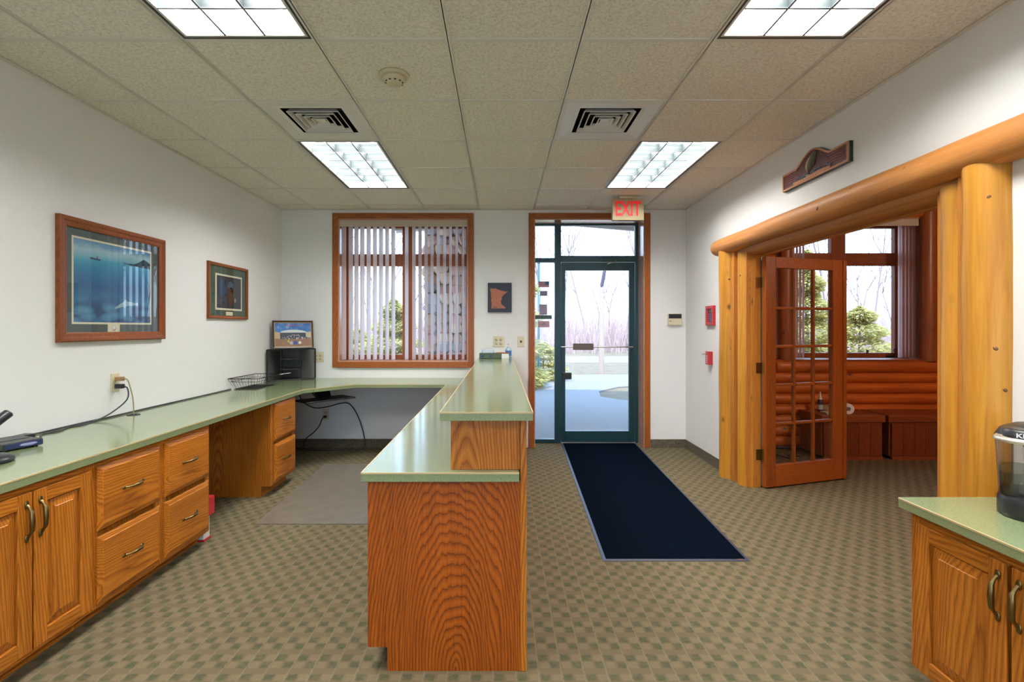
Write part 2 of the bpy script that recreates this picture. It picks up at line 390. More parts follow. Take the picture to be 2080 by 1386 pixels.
OFF = {}
def finish(ob, mb, mat, off, bev, seg, recalc=True):
    me = bpy.data.meshes.new(ob if isinstance(ob, str) else ob.name)
    me.from_pydata([(x - off[0], y - off[1], z - off[2]) for x, y, z in mb.v], [], mb.f)
    for p, sm in zip(me.polygons, mb.s): p.use_smooth = sm
    if recalc:
        bm = bmesh.new(); bm.from_mesh(me); bmesh.ops.recalc_face_normals(bm, faces=bm.faces); bm.to_mesh(me); bm.free()
    me.materials.append(mat); me.update()
    return me
def add_bev(o, bev, seg=2):
    if bev:
        m = o.modifiers.new('edges', 'BEVEL'); m.width = bev; m.segments = seg; m.limit_method = 'ANGLE'; m.angle_limit = R(40)
def tag(o, label=None, cat=None, group=None, kind=None):
    if label: o['label'] = label
    if cat: o['category'] = cat
    if group: o['group'] = group
    if kind: o['kind'] = kind
    return o
def E(name, label, cat, loc, group=None, kind=None):
    o = bpy.data.objects.new(name, None); o.empty_display_size = .05; COL.objects.link(o); o.location = loc
    OFF[o.name] = Vector(loc); return tag(o, label, cat, group, kind)
def P(name, mb, mat, parent, label=None, bev=0, kind=None, seg=2, recalc=True):
    po = OFF[parent.name]
    lo = [min(p[k] for p in mb.v) for k in range(3)]; hi = [max(p[k] for p in mb.v) for k in range(3)]
    off = Vector([(x + y) / 2 for x, y in zip(lo, hi)])
    me = finish(name, mb, mat, off, bev, seg, recalc); o = bpy.data.objects.new(name, me); COL.objects.link(o)
    o.parent = parent; o.location = off - po; OFF[o.name] = off; add_bev(o, bev, seg); return tag(o, label, None, None, kind)
def T(name, mb, mat, label, cat, group=None, kind=None, bev=0, seg=2):
    xs = [p[0] for p in mb.v]; ys = [p[1] for p in mb.v]; zs = [p[2] for p in mb.v]
    off = Vector(((min(xs) + max(xs)) / 2, (min(ys) + max(ys)) / 2, min(zs)))
    me = finish(name, mb, mat, off, bev, seg); o = bpy.data.objects.new(name, me); COL.objects.link(o); o.location = off
    OFF[o.name] = off; add_bev(o, bev, seg); return tag(o, label, cat, group, kind)
def S(name, mb, mat, label, cat, bev=0): return T(name, mb, mat, label, cat, None, 'structure', bev)
def dup(o, loc, parent=None):
    c = o.copy(); COL.objects.link(c); c.location = loc
    if parent is not None: c.parent = parent
    return c
def dup_tree(root, loc, label=None):
    r = dup(root, loc)
    if label: r['label'] = label
    for ch in list(root.children):
        c = ch.copy(); COL.objects.link(c); c.parent = r
        for g in ch.children:
            d = g.copy(); COL.objects.link(d); d.parent = c
    return r
def text_mesh(name, body, size, ext, mat, parent, world_mat, label=None, sx=1.0, bold=0.0):
    cu = bpy.data.curves.new(name, 'FONT'); cu.body = body; cu.size = size; cu.extrude = ext; cu.align_x = 'CENTER'; cu.align_y = 'CENTER'; cu.offset = bold
    tmp = bpy.data.objects.new(name + '_tmp', cu); COL.objects.link(tmp)
    dg = bpy.context.evaluated_depsgraph_get(); me = bpy.data.meshes.new_from_object(tmp.evaluated_get(dg))
    bpy.data.objects.remove(tmp)
    me.transform(Matrix.Diagonal((sx, 1, 1, 1))); me.transform(world_mat); me.transform(Matrix.Translation(-OFF[parent.name]))
    me.materials.clear(); me.materials.append(mat)
    o = bpy.data.objects.new(name, me); COL.objects.link(o); o.parent = parent; OFF[o.name] = OFF[parent.name]
    return tag(o, label)
def smooth_path(pts, n=6):
    pts = [Vector(p) for p in pts]; out = []
    for i in range(len(pts) - 1):
        p0 = pts[max(i - 1, 0)]; p1 = pts[i]; p2 = pts[i + 1]; p3 = pts[min(i + 2, len(pts) - 1)]
        for k in range(n):
            t = k / n
            out.append(.5 * ((2 * p1) + (p2 - p0) * t + (2 * p0 - 5 * p1 + 4 * p2 - p3) * t * t + (3 * p1 - p0 - 3 * p2 + p3) * t ** 3))
    out.append(pts[-1]); return out

# ------------------------------------------------------------------ floor and walls
mb = MB().box(XL - .12, XE, YR, YB, -.06, 0).box(.376, 1.617, YB, 5.86, -.06, 0)
S('floor', mb, M['carpet'], 'carpet with small green and beige checks covering the room and the log room', 'floor')
S('wall_left', MB().box(XL - .12, XL, YR - .12, YO, 0, 2.95), M['wall'], 'off-white textured wall behind the long left worktop', 'wall')
W1 = (-1.826, -.365, .967, 2.574); D1 = (.376, 1.617, 0, 2.574); W2 = (3.25, 4.72, .985, 2.574)
mb = MB(); xs = [XL, W1[0], W1[1], D1[0], D1[1], W2[0], W2[1], XE]
for i in range(0, 7, 2): mb.box(xs[i], xs[i + 1], YB, YO, -.05, 2.95)
for w in (W1, D1, W2):
    mb.box(w[0], w[1], YB, YO, w[3], 2.95)
    if w[2] > 0: mb.box(w[0], w[1], YB, YO, -.05, w[2])
S('wall_back', mb, M['wall'], 'off-white far wall with the blinds window and the glass entrance door', 'wall')
mb = MB().box(XR, XR2, YR, 2.30, 0, 2.95).box(XR, XR2, 4.24, YB, 0, 2.95).box(XR, XR2, 2.30, 4.24, 2.0, 2.95)
S('wall_right', mb, M['wall'], 'off-white wall pierced by the log framed doorway', 'wall')
W3 = (-2.2, 1.8, .25, 2.45)  # opening for the added rear window
S('wall_rear', MB().box(XL, W3[0], YR - .12, YR, 0, 2.95).box(W3[1], XR2, YR - .12, YR, 0, 2.95).box(W3[0], W3[1], YR - .12, YR, 0, W3[2]).box(W3[0], W3[1], YR - .12, YR, W3[3], 2.95), M['wall'], 'off-white wall behind the viewpoint closing the room', 'wall')
S('wall_east', MB().box(XE, XE + .15, .6, YO, 0, 2.95), M['log_y'], 'dark wooden far side wall of the log room', 'wall')
S('wall_south', MB().box(XR2, XE + .15, .45, .6, 0, 2.95), M['log_x'], 'dark wooden near wall of the log room', 'wall')
S('baseboard_back', MB().box(D1[1] + .06, XR - .012, YB - .012, YB, 0, .095), M['carpet_base'], 'dark carpet base strip on the far wall right of the glass door', 'baseboard')
S('baseboard_right', MB().box(XR - .012, XR, 4.59, YB, 0, .095), M['carpet_base'], 'dark carpet base strip on the right wall before the log doorway', 'baseboard')
S('baseboard_left', MB().box(XL + .0, .07, YB - .012, YB, 0, .1), M['carpet_base'], 'dark carpet base strip under the corner worktop', 'baseboard')

# ------------------------------------------------------------------ ceiling: lay-in tiles on a bar grid
GX = [XL, -2.071, -1.462, -.852, -.243, .367, .976, 1.586, XR]
GY = [YB] + [5.33 - .6096 * k for k in range(15)]; GY = [y for y in GY if y > YR] + [YR]
ceil = E('ceiling', 'suspended ceiling of fissured square tiles in a white bar grid', 'ceiling', (0, 0, ZC), kind='structure')
LIGHTS = [(2, 3.501, 4.7204), (6, 3.501, 4.7204), (2, 1.063, 2.282), (6, 1.063, 2.282), (2, -1.376, -.1564), (6, -1.376, -.1564)]
VENTS = [(2, 2.892), (5, 2.892)]
proto = {}
for i in range(8):
    for j in range(len(GY) - 1):
        y1, y0 = GY[j], GY[j + 1]; yc = (y0 + y1) / 2
        if any(i == c and a - .02 < yc < b + .02 for c, a, b in LIGHTS): continue
        if any(i == c and abs(y0 - a) < .05 for c, a in VENTS): continue
        w, d = GX[i + 1] - GX[i], y1 - y0; key = (round(w, 3), round(d, 3))
        loc = ((GX[i] + GX[i + 1]) / 2, yc, 0)
        if key not in proto:
            t = P('ceiling_tile', MB().box(loc[0] - w / 2 + .009, loc[0] + w / 2 - .009, yc - d / 2 + .009, yc + d / 2 - .009, ZC + .006, ZC + .022), M['tile'], ceil)
            proto[key] = t
        else: dup(proto[key], (loc[0], yc, .014), ceil)
for x in GX[1:-1]:
    P('grid_bar', MB().box(x - .012, x + .012, YR, YB, ZC, ZC + .006).box(x - .002, x + .002, YR, YB, ZC, ZC + .04), M['grid'], ceil)
for y in GY[1:-1]:
    mb = MB()
    for i in range(8):
        if any(i == c and a + .05 < y < b - .05 for c, a, b in LIGHTS): continue
        mb.box(GX[i] + .012, GX[i + 1] - .012, y - .012, y + .012, ZC + .0008, ZC + .0062)
    P('grid_bar', mb, M['grid'], ceil)
P('wall_angle', MB().box(XL, XL + .022, YR, YB, ZC - .001, ZC + .003), M['grid'], ceil)
P('wall_angle', MB().box(XR - .022, XR, YR, YB, ZC - .001, ZC + .003), M['grid'], ceil)
P('wall_angle', MB().box(XL + .022, XR - .022, YB - .022, YB, ZC - .001, ZC + .003), M['grid'], ceil)
S('ceiling_deck', MB().box(XL - .12, XE + .15, YR - .12, YO, 2.95, 3.05), M['dark'], 'dark deck hidden above the suspended ceiling', 'ceiling')
lc = E('ceiling_boards', 'orange board ceiling of the log room', 'ceiling', (4.4, 3, 2.68), kind='structure')
for k in range(32):
    y0 = .6 + k * (4.9 / 32); P('board', MB().box(XR2, XE, y0, y0 + 4.9 / 32 - .006, 2.68, 2.70), M['log_x'], lc)

# ------------------------------------------------------------------ ceiling lights
M['tube'] = emit('fluorescent_tube', (1, .99, .95), 5.0)
def troffer(col, y0, y1, label):
    x0, x1 = GX[col] + .013, GX[col + 1] - .013; y0 += .013; y1 -= .013; xc, yc = (x0 + x1) / 2, (y0 + y1) / 2
    r = E('ceiling_light', label, 'ceiling light', (xc, yc, ZC), 'recessed louvred ceiling lights')
    def ring(a, b, z0, z1):
        m = MB(); m.box(x0 + a, x0 + b, y0 + a, y1 - a, z0, z1); m.box(x1 - b, x1 - a, y0 + a, y1 - a, z0, z1)
        m.box(x0 + b, x1 - b, y0 + a, y0 + b, z0, z1); m.box(x0 + b, x1 - b, y1 - b, y1 - a, z0, z1); return m
    P('frame', ring(0, .011, ZC + .001, ZC + .02), M['black'], r)
    P('rim', ring(.0112, .024, ZC + .003, ZC + .045), M['enamel'], r)
    P('housing', ring(.004, .0112, ZC + .02, ZC + .12).box(x0, x1, y0, y1, ZC + .12, ZC + .125), M['enamel'], r)
    a0, a1, b0, b1 = x0 + .024, x1 - .024, y0 + .024, y1 - .024
    for k in (1, 2):
        x = a0 + (a1 - a0) * k / 3
        P('louver_blade', MB().prism_axis([(x - .001, ZC + .004), (x + .001, ZC + .004), (x + .006, ZC + .04), (x + .012, ZC + .060), (x - .012, ZC + .060), (x - .006, ZC + .04)], b0, b1, 1), M['louver'], r)
        P('blade_edge', MB().box(x - .0045, x + .0045, b0, b1, ZC + .0005, ZC + .004), M['louver_edge'], r)
    for k in range(1, 6):
        y = b0 + (b1 - b0) * k / 6
        P('louver_blade', MB().prism_axis([(y - .001, ZC + .0045), (y + .001, ZC + .0045), (y + .007, ZC + .04), (y + .014, ZC + .0595), (y - .014, ZC + .0595), (y - .007, ZC + .04)], a0, a1, 0), M['louver'], r)
        P('blade_edge', MB().box(a0, a1, y - .0045, y + .0045, ZC + .001, ZC + .0045), M['louver_edge'], r)
    for k in range(3):
        x = a0 + (a1 - a0) * (k + .5) / 3
        P('fluorescent_tube', MB().tube([(x, b0 + .01, ZC + .085), (x, b1 - .01, ZC + .085)], .0125, 10), M['tube'], r)
    ld = bpy.data.lights.new('lamp', 'AREA'); ld.shape = 'RECTANGLE'; ld.size = a1 - a0; ld.size_y = b1 - b0
    ld.energy = LAMP; ld.color = LAMP_COL
    lo = bpy.data.objects.new('lamp', ld); COL.objects.link(lo); lo.location = (0, 0, .116); lo.parent = r
for (c, a, b), lab in zip(LIGHTS, ['louvred ceiling light between the left vent and the blinds window', 'louvred ceiling light in front of the exit sign',
        'louvred ceiling light above the near left worktop, cut by the top edge', 'louvred ceiling light over the entry mat side, cut by the top edge',
        'louvred ceiling light behind the viewpoint on the left side', 'louvred ceiling light behind the viewpoint on the right side']): troffer(c, a, b, lab)

# ------------------------------------------------------------------ air vents
def vent(col, y0, label):
    x0, x1 = GX[col] + .013, GX[col + 1] - .013; y1 = y0 + .6096 - .013; y0 += .013; xc, yc = (x0 + x1) / 2, (y0 + y1) / 2
    r = E('air_vent', label, 'vent', (xc, yc, ZC), 'square ceiling air vents')
    h = (x1 - x0) / 2; k = .187
    def sq(s, z): return [(xc - s, yc - s, z), (xc + s, yc - s, z), (xc + s, yc + s, z), (xc - s, yc + s, z)]
    P('face_plate', MB().rings([sq(h, ZC + .004), sq(h - .015, ZC + .001), sq(k + .03, ZC + .012), sq(k, ZC + .012), sq(k, ZC + .09)], True, False, False), M['enamel'], r)
    P('duct_box', MB().rings([sq(k, ZC + .012), sq(k, ZC + .16)], True, False, False).add(sq(k, ZC + .16), [(0, 1, 2, 3)]), M['dark'], r)
    for s in (.158, .120, .083, .048):
        P('louver', MB().rings([sq(s + .003, ZC + .004), sq(s - .003, ZC + .003), sq(s - .016, ZC + .026), sq(s - .013, ZC + .028), sq(s + .002, ZC + .004)], True, False, False), M['enamel'], r)
    P('center_plate', MB().box(xc - .03, xc + .03, yc - .03, yc + .03, ZC + .012, ZC + .016), M['enamel'], r)
vent(2, 2.892, 'square air vent above the worktop, behind the left front light')
vent(5, 2.892, 'square air vent above the entry mat, nearer to the exit sign')
sd = E('smoke_detector', 'round beige smoke detector on a ceiling tile', 'smoke detector', (-.559, 2.60, ZC + .006))
c = (-.559, 2.60, ZC + .006)
P('base', MB().lathe([(.001, -.018), (.074, -.018), (.078, -.012), (.078, 0), (.001, 0)], c, 28), M['ivory'], sd)
P('dome', MB().lathe([(.001, -.052), (.030, -.052), (.040, -.048), (.043, -.040), (.058, -.030), (.064, -.018), (.001, -.018)], c, 28), M['ivory'], sd)
for k in range(10):
    t = 2 * math.pi * k / 10; q = (c[0] + .0425 * math.cos(t), c[1] + .0425 * math.sin(t), c[2] - .042)
    P('slot', MB().ell(q, (.007, .007, .003), 8, 4), M['black'], sd)

# ------------------------------------------------------------------ blinds window
def casing(r, x0, x1, z0, z1, w, y0, y1, mz, mx, bottom=True):
    P('casing', MB().box(x0 - w, x0, y0, y1, (z0 - w if bottom else z0), z1 + w), mz, r, bev=.003)
    P('casing', MB().box(x1, x1 + w, y0, y1, (z0 - w if bottom else z0), z1 + w), mz, r, bev=.003)
    P('casing', MB().box(x0, x1, y0, y1, z1, z1 + w), mx, r, bev=.003)
    if bottom: P('casing', MB().box(x0, x1, y0 - .004, y1, z0 - w - .006, z0), mx, r, bev=.003)
def wood_window(name, label, w, glassx, top, trans, bot, mid, y0=5.80, yin=YB):
    x0, x1, z0, z1 = w; r = E(name, label, 'window', ((x0 + x1) / 2, 5.84, z0), kind='structure')
    P('jamb', MB().box(x0, x0 + .014, yin, y0 + .06, z0, z1), M['reveal_z'], r); P('jamb', MB().box(x1 - .014, x1, yin, y0 + .06, z0, z1), M['reveal_z'], r)
    P('jamb', MB().box(x0 + .014, x1 - .014, yin, y0 + .06, z1 - .014, z1), M['reveal_x'], r)
    P('sill', MB().box(x0 + .014, x1 - .014, yin, y0 + .06, z0, z0 + .014), M['reveal_x'], r)
    (a, b), (c_, d) = glassx
    P('stile', MB().box(x0 + .014, a, y0, y0 + .06, z0 + .014, z1 - .014), M['sash_z'], r, bev=.004)
    P('mullion', MB().box(b, c_, y0 - .01, y0 + .06, z0 + .014, z1 - .014), M['sash_z'], r, bev=.006)
    P('stile', MB().box(d, x1 - .014, y0, y0 + .06, z0 + .014, z1 - .014), M['sash_z'], r, bev=.004)
    for (p, q) in ((a, b), (c_, d)):
        P('rail', MB().box(p, q, y0, y0 + .06, z0 + .014, bot), M['sash_x'], r, bev=.004)
        P('transom_bar', MB().box(p, q, y0 - .005, y0 + .06, trans[0], trans[1]), M['sash_x'], r, bev=.005)
        P('rail', MB().box(p, q, y0, y0 + .06, top, z1 - .014), M['sash_x'], r, bev=.004)
        P('pane', MB().quad((p, y0 + .035, bot), (q, y0 + .035, bot), (q, y0 + .035, trans[0]), (p, y0 + .035, trans[0])), M['glass'], r)
        P('pane', MB().quad((p, y0 + .035, trans[1]), (q, y0 + .035, trans[1]), (q, y0 + .035, top), (p, y0 + .035, top)), M['glass'], r)
    return r
win1 = wood_window('window_1', 'oak framed four-pane window behind vertical blinds on the far wall', W1, ((-1.775, -1.15), (-1.006, -.405)), 2.515, (2.073, 2.212), 1.035, None)
casing(win1, W1[0], W1[1], W1[2], W1[3], .062, YB - .018, YB, M['trim_z'], M['trim_x'])
# window added behind the viewpoint to brighten the ceiling and upper walls
win_added = E('added_window', 'wide oak framed window added unseen behind the viewpoint for daylight', 'window', (-.2, YR, .25), kind='structure')
casing(win_added, W3[0], W3[1], W3[2], W3[3], .062, YR, YR + .018, M['trim_z'], M['trim_x'])
for k in range(5):
    x = W3[0] + (W3[1] - W3[0]) * k / 4; x = min(max(x, W3[0] + .025), W3[1] - .025)
    P('mullion', MB().box(x - .025, x + .025, YR - .09, YR - .03, W3[2], W3[3]), M['sash_z'], win_added)
for z in (W3[2], W3[3] - .05): P('rail', MB().box(W3[0] + .05, W3[1] - .05, YR - .09, YR - .03, z, z + .05), M['sash_x'], win_added)
for k in range(4):
    xa = W3[0] + (W3[1] - W3[0]) * k / 4; xb = xa + (W3[1] - W3[0]) / 4
    P('pane', MB().quad((xa + .02, YR - .06, W3[2] + .04), (xb - .02, YR - .06, W3[2] + .04), (xb - .02, YR - .06, W3[3] - .04), (xa + .02, YR - .06, W3[3] - .04)), M['glass'], win_added)
# vertical blinds
vb = E('vertical_blind', 'pale vertical blind with open vanes in the far wall window', 'blind', (-1.1, 5.64, .98))
P('valance', MB().box(W1[0] + .004, W1[1] - .004, 5.572, 5.588, 2.488, 2.570).box(W1[0] + .004, W1[1] - .004, 5.588, 5.68, 2.556, 2.570), M['valance'], vb, bev=.003)
P('head_rail', MB().box(W1[0] + .02, W1[1] - .02, 5.625, 5.665, 2.525, 2.555), M['enamel'], vb)
def vane(parent, x, y, ang, z0, z1, w=.089, mat='vane'):
    mb = MB(); dx, dy = math.cos(ang) * w / 2, math.sin(ang) * w / 2; nx, ny = -math.sin(ang) * .006, math.cos(ang) * .006
    A = [(x - dx, y - dy), (x - dx * .5 + nx * .75, y - dy * .5 + ny * .75), (x + nx, y + ny), (x + dx * .5 + nx * .75, y + dy * .5 + ny * .75), (x + dx, y + dy)]
    mb.add([(p[0], p[1], z0) for p in A] + [(p[0], p[1], z1) for p in A], [(i, i + 1, i + 6, i + 5) for i in range(4)], True)
    return P('vane', mb, M[mat], parent, recalc=False)
VX = [295, 347, 390, 434, 483, 531, 577, 623, 670, 772, 827, 874, 920, 965, 1012, 1060, 1105, 1152, 1200]
for k, q in enumerate(VX):
    x = (620 + q / 3.745 - 1017) / 1006 * 5.645
    vane(vb, x, 5.645, R(74 + random.uniform(-1.5, 1.5)), .985, 2.53)
for k in range(1):
    P('wand', MB().tube([(W1[1] - .03, 5.60, 2.5), (W1[1] - .028, 5.60, 1.05)], .003, 6), M['clear'], vb)

# ------------------------------------------------------------------ entrance: storefront frame, sidelight and glass door
d1 = E('door_1', 'dark green metal entrance with glass door, transom and sidelight', 'door', (1.0, 5.81, 0), kind='structure')
casing(d1, D1[0], D1[1], D1[2], D1[3], .062, YB - .018, YB, M['trim_z'], M['trim_x'], bottom=False)
P('jamb', MB().box(D1[0], D1[0] + .012, YB, 5.79, 0, D1[3]), M['reveal_z'], d1); P('jamb', MB().box(D1[1] - .012, D1[1], YB, 5.79, 0, D1[3]), M['reveal_z'], d1)
P('jamb', MB().box(D1[0] + .012, D1[1] - .012, YB, 5.79, D1[3] - .012, D1[3]), M['reveal_x'], d1)
y0, y1 = 5.785, 5.845; fx0, fx1 = D1[0], D1[1]
def bar(x0, x1, z0, z1, n='frame_bar', a=y0, b=y1): P(n, MB().box(x0, x1, a, b, z0, z1), M['teal'], d1, bev=.003)
bar(fx0, .395, 0, D1[3]); bar(fx1 - .045, fx1, 0, D1[3]); bar(.632, .706, 0, D1[3])
bar(.395, .632, 2.545, D1[3]); bar(.706, fx1 - .045, 2.545, D1[3])
bar(.395, .632, 2.115, 2.165); bar(.706, fx1 - .045, 2.118, 2.190); bar(.395, .632, 0, .045)
def pane(x0, x1, z0, z1, y=5.815): P('pane', MB().quad((x0, y, z0), (x1, y, z0), (x1, y, z1), (x0, y, z1)), M['glass'], d1)
pane(.395, .632, .045, 2.115); pane(.395, .632, 2.165, 2.545); pane(.706, fx1 - .045, 2.190, 2.545)
leaf = P('door_leaf', MB().box(.710, .756, 5.79, 5.835, .012, 2.112).box(1.503, 1.566, 5.79, 5.835, .012, 2.112).box(.756, 1.503, 5.79, 5.835, .012, .140).box(.756, 1.503, 5.79, 5.835, 2.020, 2.112), M['teal'], d1, bev=.003)
P('pane', MB().quad((.756, 5.812, .140), (1.503, 5.812, .140), (1.503, 5.812, 2.02), (.756, 5.812, 2.02)), M['glass'], leaf)
P('push_bar', MB().tube([(.70, 5.745, 1.125), (1.535, 5.745, 1.125)], .008, 10).tube([(.722, 5.745, 1.125), (.722, 5.79, 1.125)], .008, 8).tube([(1.53, 5.745, 1.125), (1.53, 5.79, 1.125)], .008, 8), M['chrome'], leaf)
P('push_plate', MB().box(.838, 1.076, 5.7365, 5.740, 1.091, 1.107).box(.838, 1.076, 5.7355, 5.7395, 1.107, 1.143).box(.838, 1.076, 5.7365, 5.740, 1.143, 1.166), flat('push_plate_brown', (.12, .085, .08), .4), leaf, 'brown plate on the push bar')
P('lock_box', MB().box(.722, .826, 5.765, 5.79, .748, .826), M['black'], leaf, bev=.004)
P('closer_arm', MB().tube([(1.24, 5.76, 2.090), (1.29, 5.755, 2.106), (1.345, 5.77, 2.112), (1.345, 5.785, 2.128)], [.004, .007, .008, .008], 8), M['chrome'], leaf)
P('threshold', MB().box(.706, fx1 - .045, 5.77, 5.86, 0, .011), M['chrome'], d1)
# stickers on the sidelight glass
def decal(z0, z1, x0, x1, mat, name='sticker', label=None, yy=5.8125): return P(name, MB().box(x0, x1, yy - .001, yy, z0, z1), mat, d1, label)
M['st_red'] = flat('sticker_faded_red', (.50, .20, .22), .5); M['st_blue'] = flat('sticker_blue', (.02, .10, .30), .5); M['st_grey'] = flat('sticker_blue_grey', (.18, .19, .28), .5)
M['st_pink'] = flat('sticker_pink', (.52, .34, .40), .5); M['st_lav'] = flat('sticker_lavender', (.42, .38, .50), .5); M['st_green'] = flat('sticker_dark_green', (.05, .10, .09), .5)
def zz(py): return CAMZ + (666 - py) * 5.81 / 1006
def xx(px): return (px - 1017) * 5.81 / 1006
f = decal(zz(584), zz(571.7), xx(1094), xx(1115.6), M['st_red'], 'flag_sticker', 'faded flag sticker with stripes and blue canton')
h = (zz(571.7) - zz(584)) / 7
for k in range(0, 7, 2): P('stripe', MB().box(xx(1094), xx(1115.6), 5.8105, 5.8114, zz(584) + k * h, zz(584) + (k + 1) * h), M['st_pink'], f)
P('canton', MB().box(xx(1107), xx(1115.6), 5.8095, 5.8104, zz(579), zz(571.7)), M['st_blue'], f)
decal(zz(601.5), zz(591), xx(1097), xx(1112), M['st_grey'], 'sticker', 'small blue grey sticker')
s_ = decal(zz(640), zz(618.5), xx(1095.5), xx(1111.8), M['st_lav'], 'sticker', 'lavender notice sticker with fine lines')
for k in range(6):
    z = zz(638) + k * .019; P('print_line', MB().box(xx(1097.5), xx(1110), 5.8105, 5.8113, z, z + .006), M['st_grey'], s_)
decal(zz(648.5), zz(640.3), xx(1087), xx(1121), M['st_green'], 'sticker', 'long dark green sticker')
s_ = decal(zz(665), zz(652.5), xx(1093), xx(1116), M['st_pink'], 'sticker', 'pink sticker with a small dark peak mark')
P('print_line', MB().box(xx(1099), xx(1110), 5.8105, 5.8113, zz(660), zz(659)), M['st_grey'], s_)
P('peak_mark', MB().prism_axis([(xx(1102), zz(658)), (xx(1107), zz(658)), (xx(1104.5), zz(655))], 5.8105, 5.8113, 1), M['st_grey'], s_)

# ------------------------------------------------------------------ log room: log wall, window, benches
wn_ = E('wall_north', 'stacked cedar logs lining the window wall of the log room', 'wall', (4.4, 5.5, 0), kind='structure')
def hlog(x0, x1, z, r=.063, y=5.502, dome=.0, sd=0):
    P('log', MB().log((x0, y, z), (x1, y, z), r, r, 14, max(6, int((x1 - x0) / .12)), .05, sd, dome), M['log_x'], wn_)
zs = [.80 - .118 * k for k in range(7)]
for k, z in enumerate(zs): hlog(XR2 + .0, XE, z, sd=k)
hlog(3.03, XE, .925, .078, 5.485, .05, 9)
z = .918; k = 20
while z < 2.66:
    hlog(XR2, 3.04, z, .063, 5.502, .03, k)
    if z > 1.0: hlog(4.80, XE, z, .063, 5.502, .03, k + 1)
    z += .118; k += 2
hlog(3.0, 4.85, 2.634, .063, 5.502, .0, 70)
P('log_post', MB().log((3.155, 5.49, .98), (3.155, 5.49, 2.68), .072, .07, 14, 14, .06, 80), M['log_z'], wn_)
P('log_post', MB().log((4.725, 5.47, .98), (4.725, 5.47, 2.68), .078, .076, 14, 14, .06, 81), M['log_z'], wn_)
win2 = wood_window('window_2', 'reddish wood framed window of the log room', W2, ((3.30, 3.872), (4.04, 4.625)), 2.518, (2.078, 2.225), 1.055, None, 5.81, 5.50)
P('ledge', MB().box(3.22, 4.66, 5.43, 5.81, .985, 1.0), M['sash_x'], win2)
P('crank_handle', MB().tube([(4.52, 5.80, 1.012), (4.60, 5.79, 1.012)], .010, 8).tube([(4.585, 5.79, 1.012), (4.60, 5.775, 1.06), (4.575, 5.77, 1.09), (4.60, 5.77, 1.11)], .006, 8), M['black'], win2)
P('lock_lever', MB().box(4.285, 4.30, 5.79, 5.81, 1.055, 1.09), M['black'], win2)
for z in (1.25, 1.70): P('latch', MB().box(3.882, 3.893, 5.785, 5.80, z - .045, z + .045), M['enamel'], win2)
def bunch(x0, x1, n, label, z0=1.01):
    r = E('vertical_blind', label, 'blind', ((x0 + x1) / 2, 5.58, z0), 'gathered vertical blinds in the log room')
    for k in range(n):
        x = x0 + (x1 - x0) * (k + .5) / n; vane(r, x, 5.60 + .01 * (k % 2), R(62 if k % 2 else 76), z0, 2.52, .07, 'vane2')
    return r
b2 = bunch(4.50, 4.70, 10, 'vertical blind gathered at the right side of the log room window')
P('valance', MB().box(3.27, 4.70, 5.515, 5.53, 2.485, 2.57).box(3.27, 4.70, 5.53, 5.66, 2.558, 2.57), M['valance'], b2)
bunch(3.30, 3.43, 7, 'vertical blind gathered at the left side of the log room window')
def bench(x0, x1, lx0, lx1, label):
    r = E('storage_bench', label, 'bench', ((x0 + x1) / 2, 5.2, 0), 'low cedar storage benches')
    P('box_frame', MB().box(x0, x1, 5.075, 5.43, .02, .385), M['dark'], r)
    n = max(3, int(round((x1 - x0) / .115)))
    for k in range(n):
        a = x0 + (x1 - x0) * k / n; b = x0 + (x1 - x0) * (k + 1) / n
        P('board', MB().box(a + .001, b - .001, 5.055, 5.075, .035, .385), M['chest_z'], r, bev=.003)
    for k in range(3):
        a = 5.075 + .355 * k / 3; P('board', MB().box(x0 - .018, x0, a + .001, a + .117, .035, .385), M['chest_z'], r, bev=.003)
    P('base_strip', MB().box(x0 - .005, x1, 5.045, 5.075, 0, .034), M['chest_x'], r)
    P('lid', MB().box(lx0, lx1, 5.035, 5.43, .385, .457), M['chest_x'], r, bev=.006)
    P('lid_batten', MB().box(lx0 + .02, lx1 - .02, 5.05, 5.065, .372, .386), M['chest_x'], r)
bench(3.30, 3.895, 3.265, 3.915, 'low cedar storage bench under the log room window, partly behind the open door')
bench(3.995, 4.80, 3.945, 4.84, 'low cedar storage bench under the log room window, beside the doorway post')

# globe lamp added out of view behind the doorway post to brighten the log room
r = E('added_globe_lamp', 'white globe ceiling lamp added unseen to brighten the log room', 'ceiling light', (4.3, 2.4, 2.68))
P('canopy', MB().lathe([(.001, -.03), (.07, -.03), (.08, 0), (.001, 0)], (4.3, 2.4, 2.68), 20), M['brass'], r)
P('globe', MB().ell((4.3, 2.4, 2.53), (.13, .13, .12), 20, 12), emit('added_globe_glow', (1, .86, .66), 150), r)

# things on the left bench
r = E('glue_bottle', 'blue and white nozzle bottle on the cedar bench', 'bottle', (3.42, 5.30, .457)); q = (3.42, 5.30, .457)
P('body', MB().lathe([(.001, 0), (.026, 0), (.028, .01), (.028, .10), (.022, .125), (.001, .125)], q, 16), M['navy'], r)
P('label', MB().lathe([(.0285, .02), (.0285, .07)], q, 16, caps=False), flat('bottle_label_pale', (.45, .55, .60), .5), r)
P('nozzle', MB().lathe([(.020, .125), (.016, .135), (.010, .16), (.004, .205), (.001, .207)], q, 12), M['white'], r)
mb = MB().lathe([(.022, -.11), (.055, -.11), (.055, .11), (.022, .11), (.022, -.11)], (0, 0, 0), 20, 1, caps=False)
def rotz(mb, a, c): mb.v = [(c[0] + x * math.cos(a) - y * math.sin(a), c[1] + x * math.sin(a) + y * math.cos(a), c[2] + z) for x, y, z in mb.v]; return mb
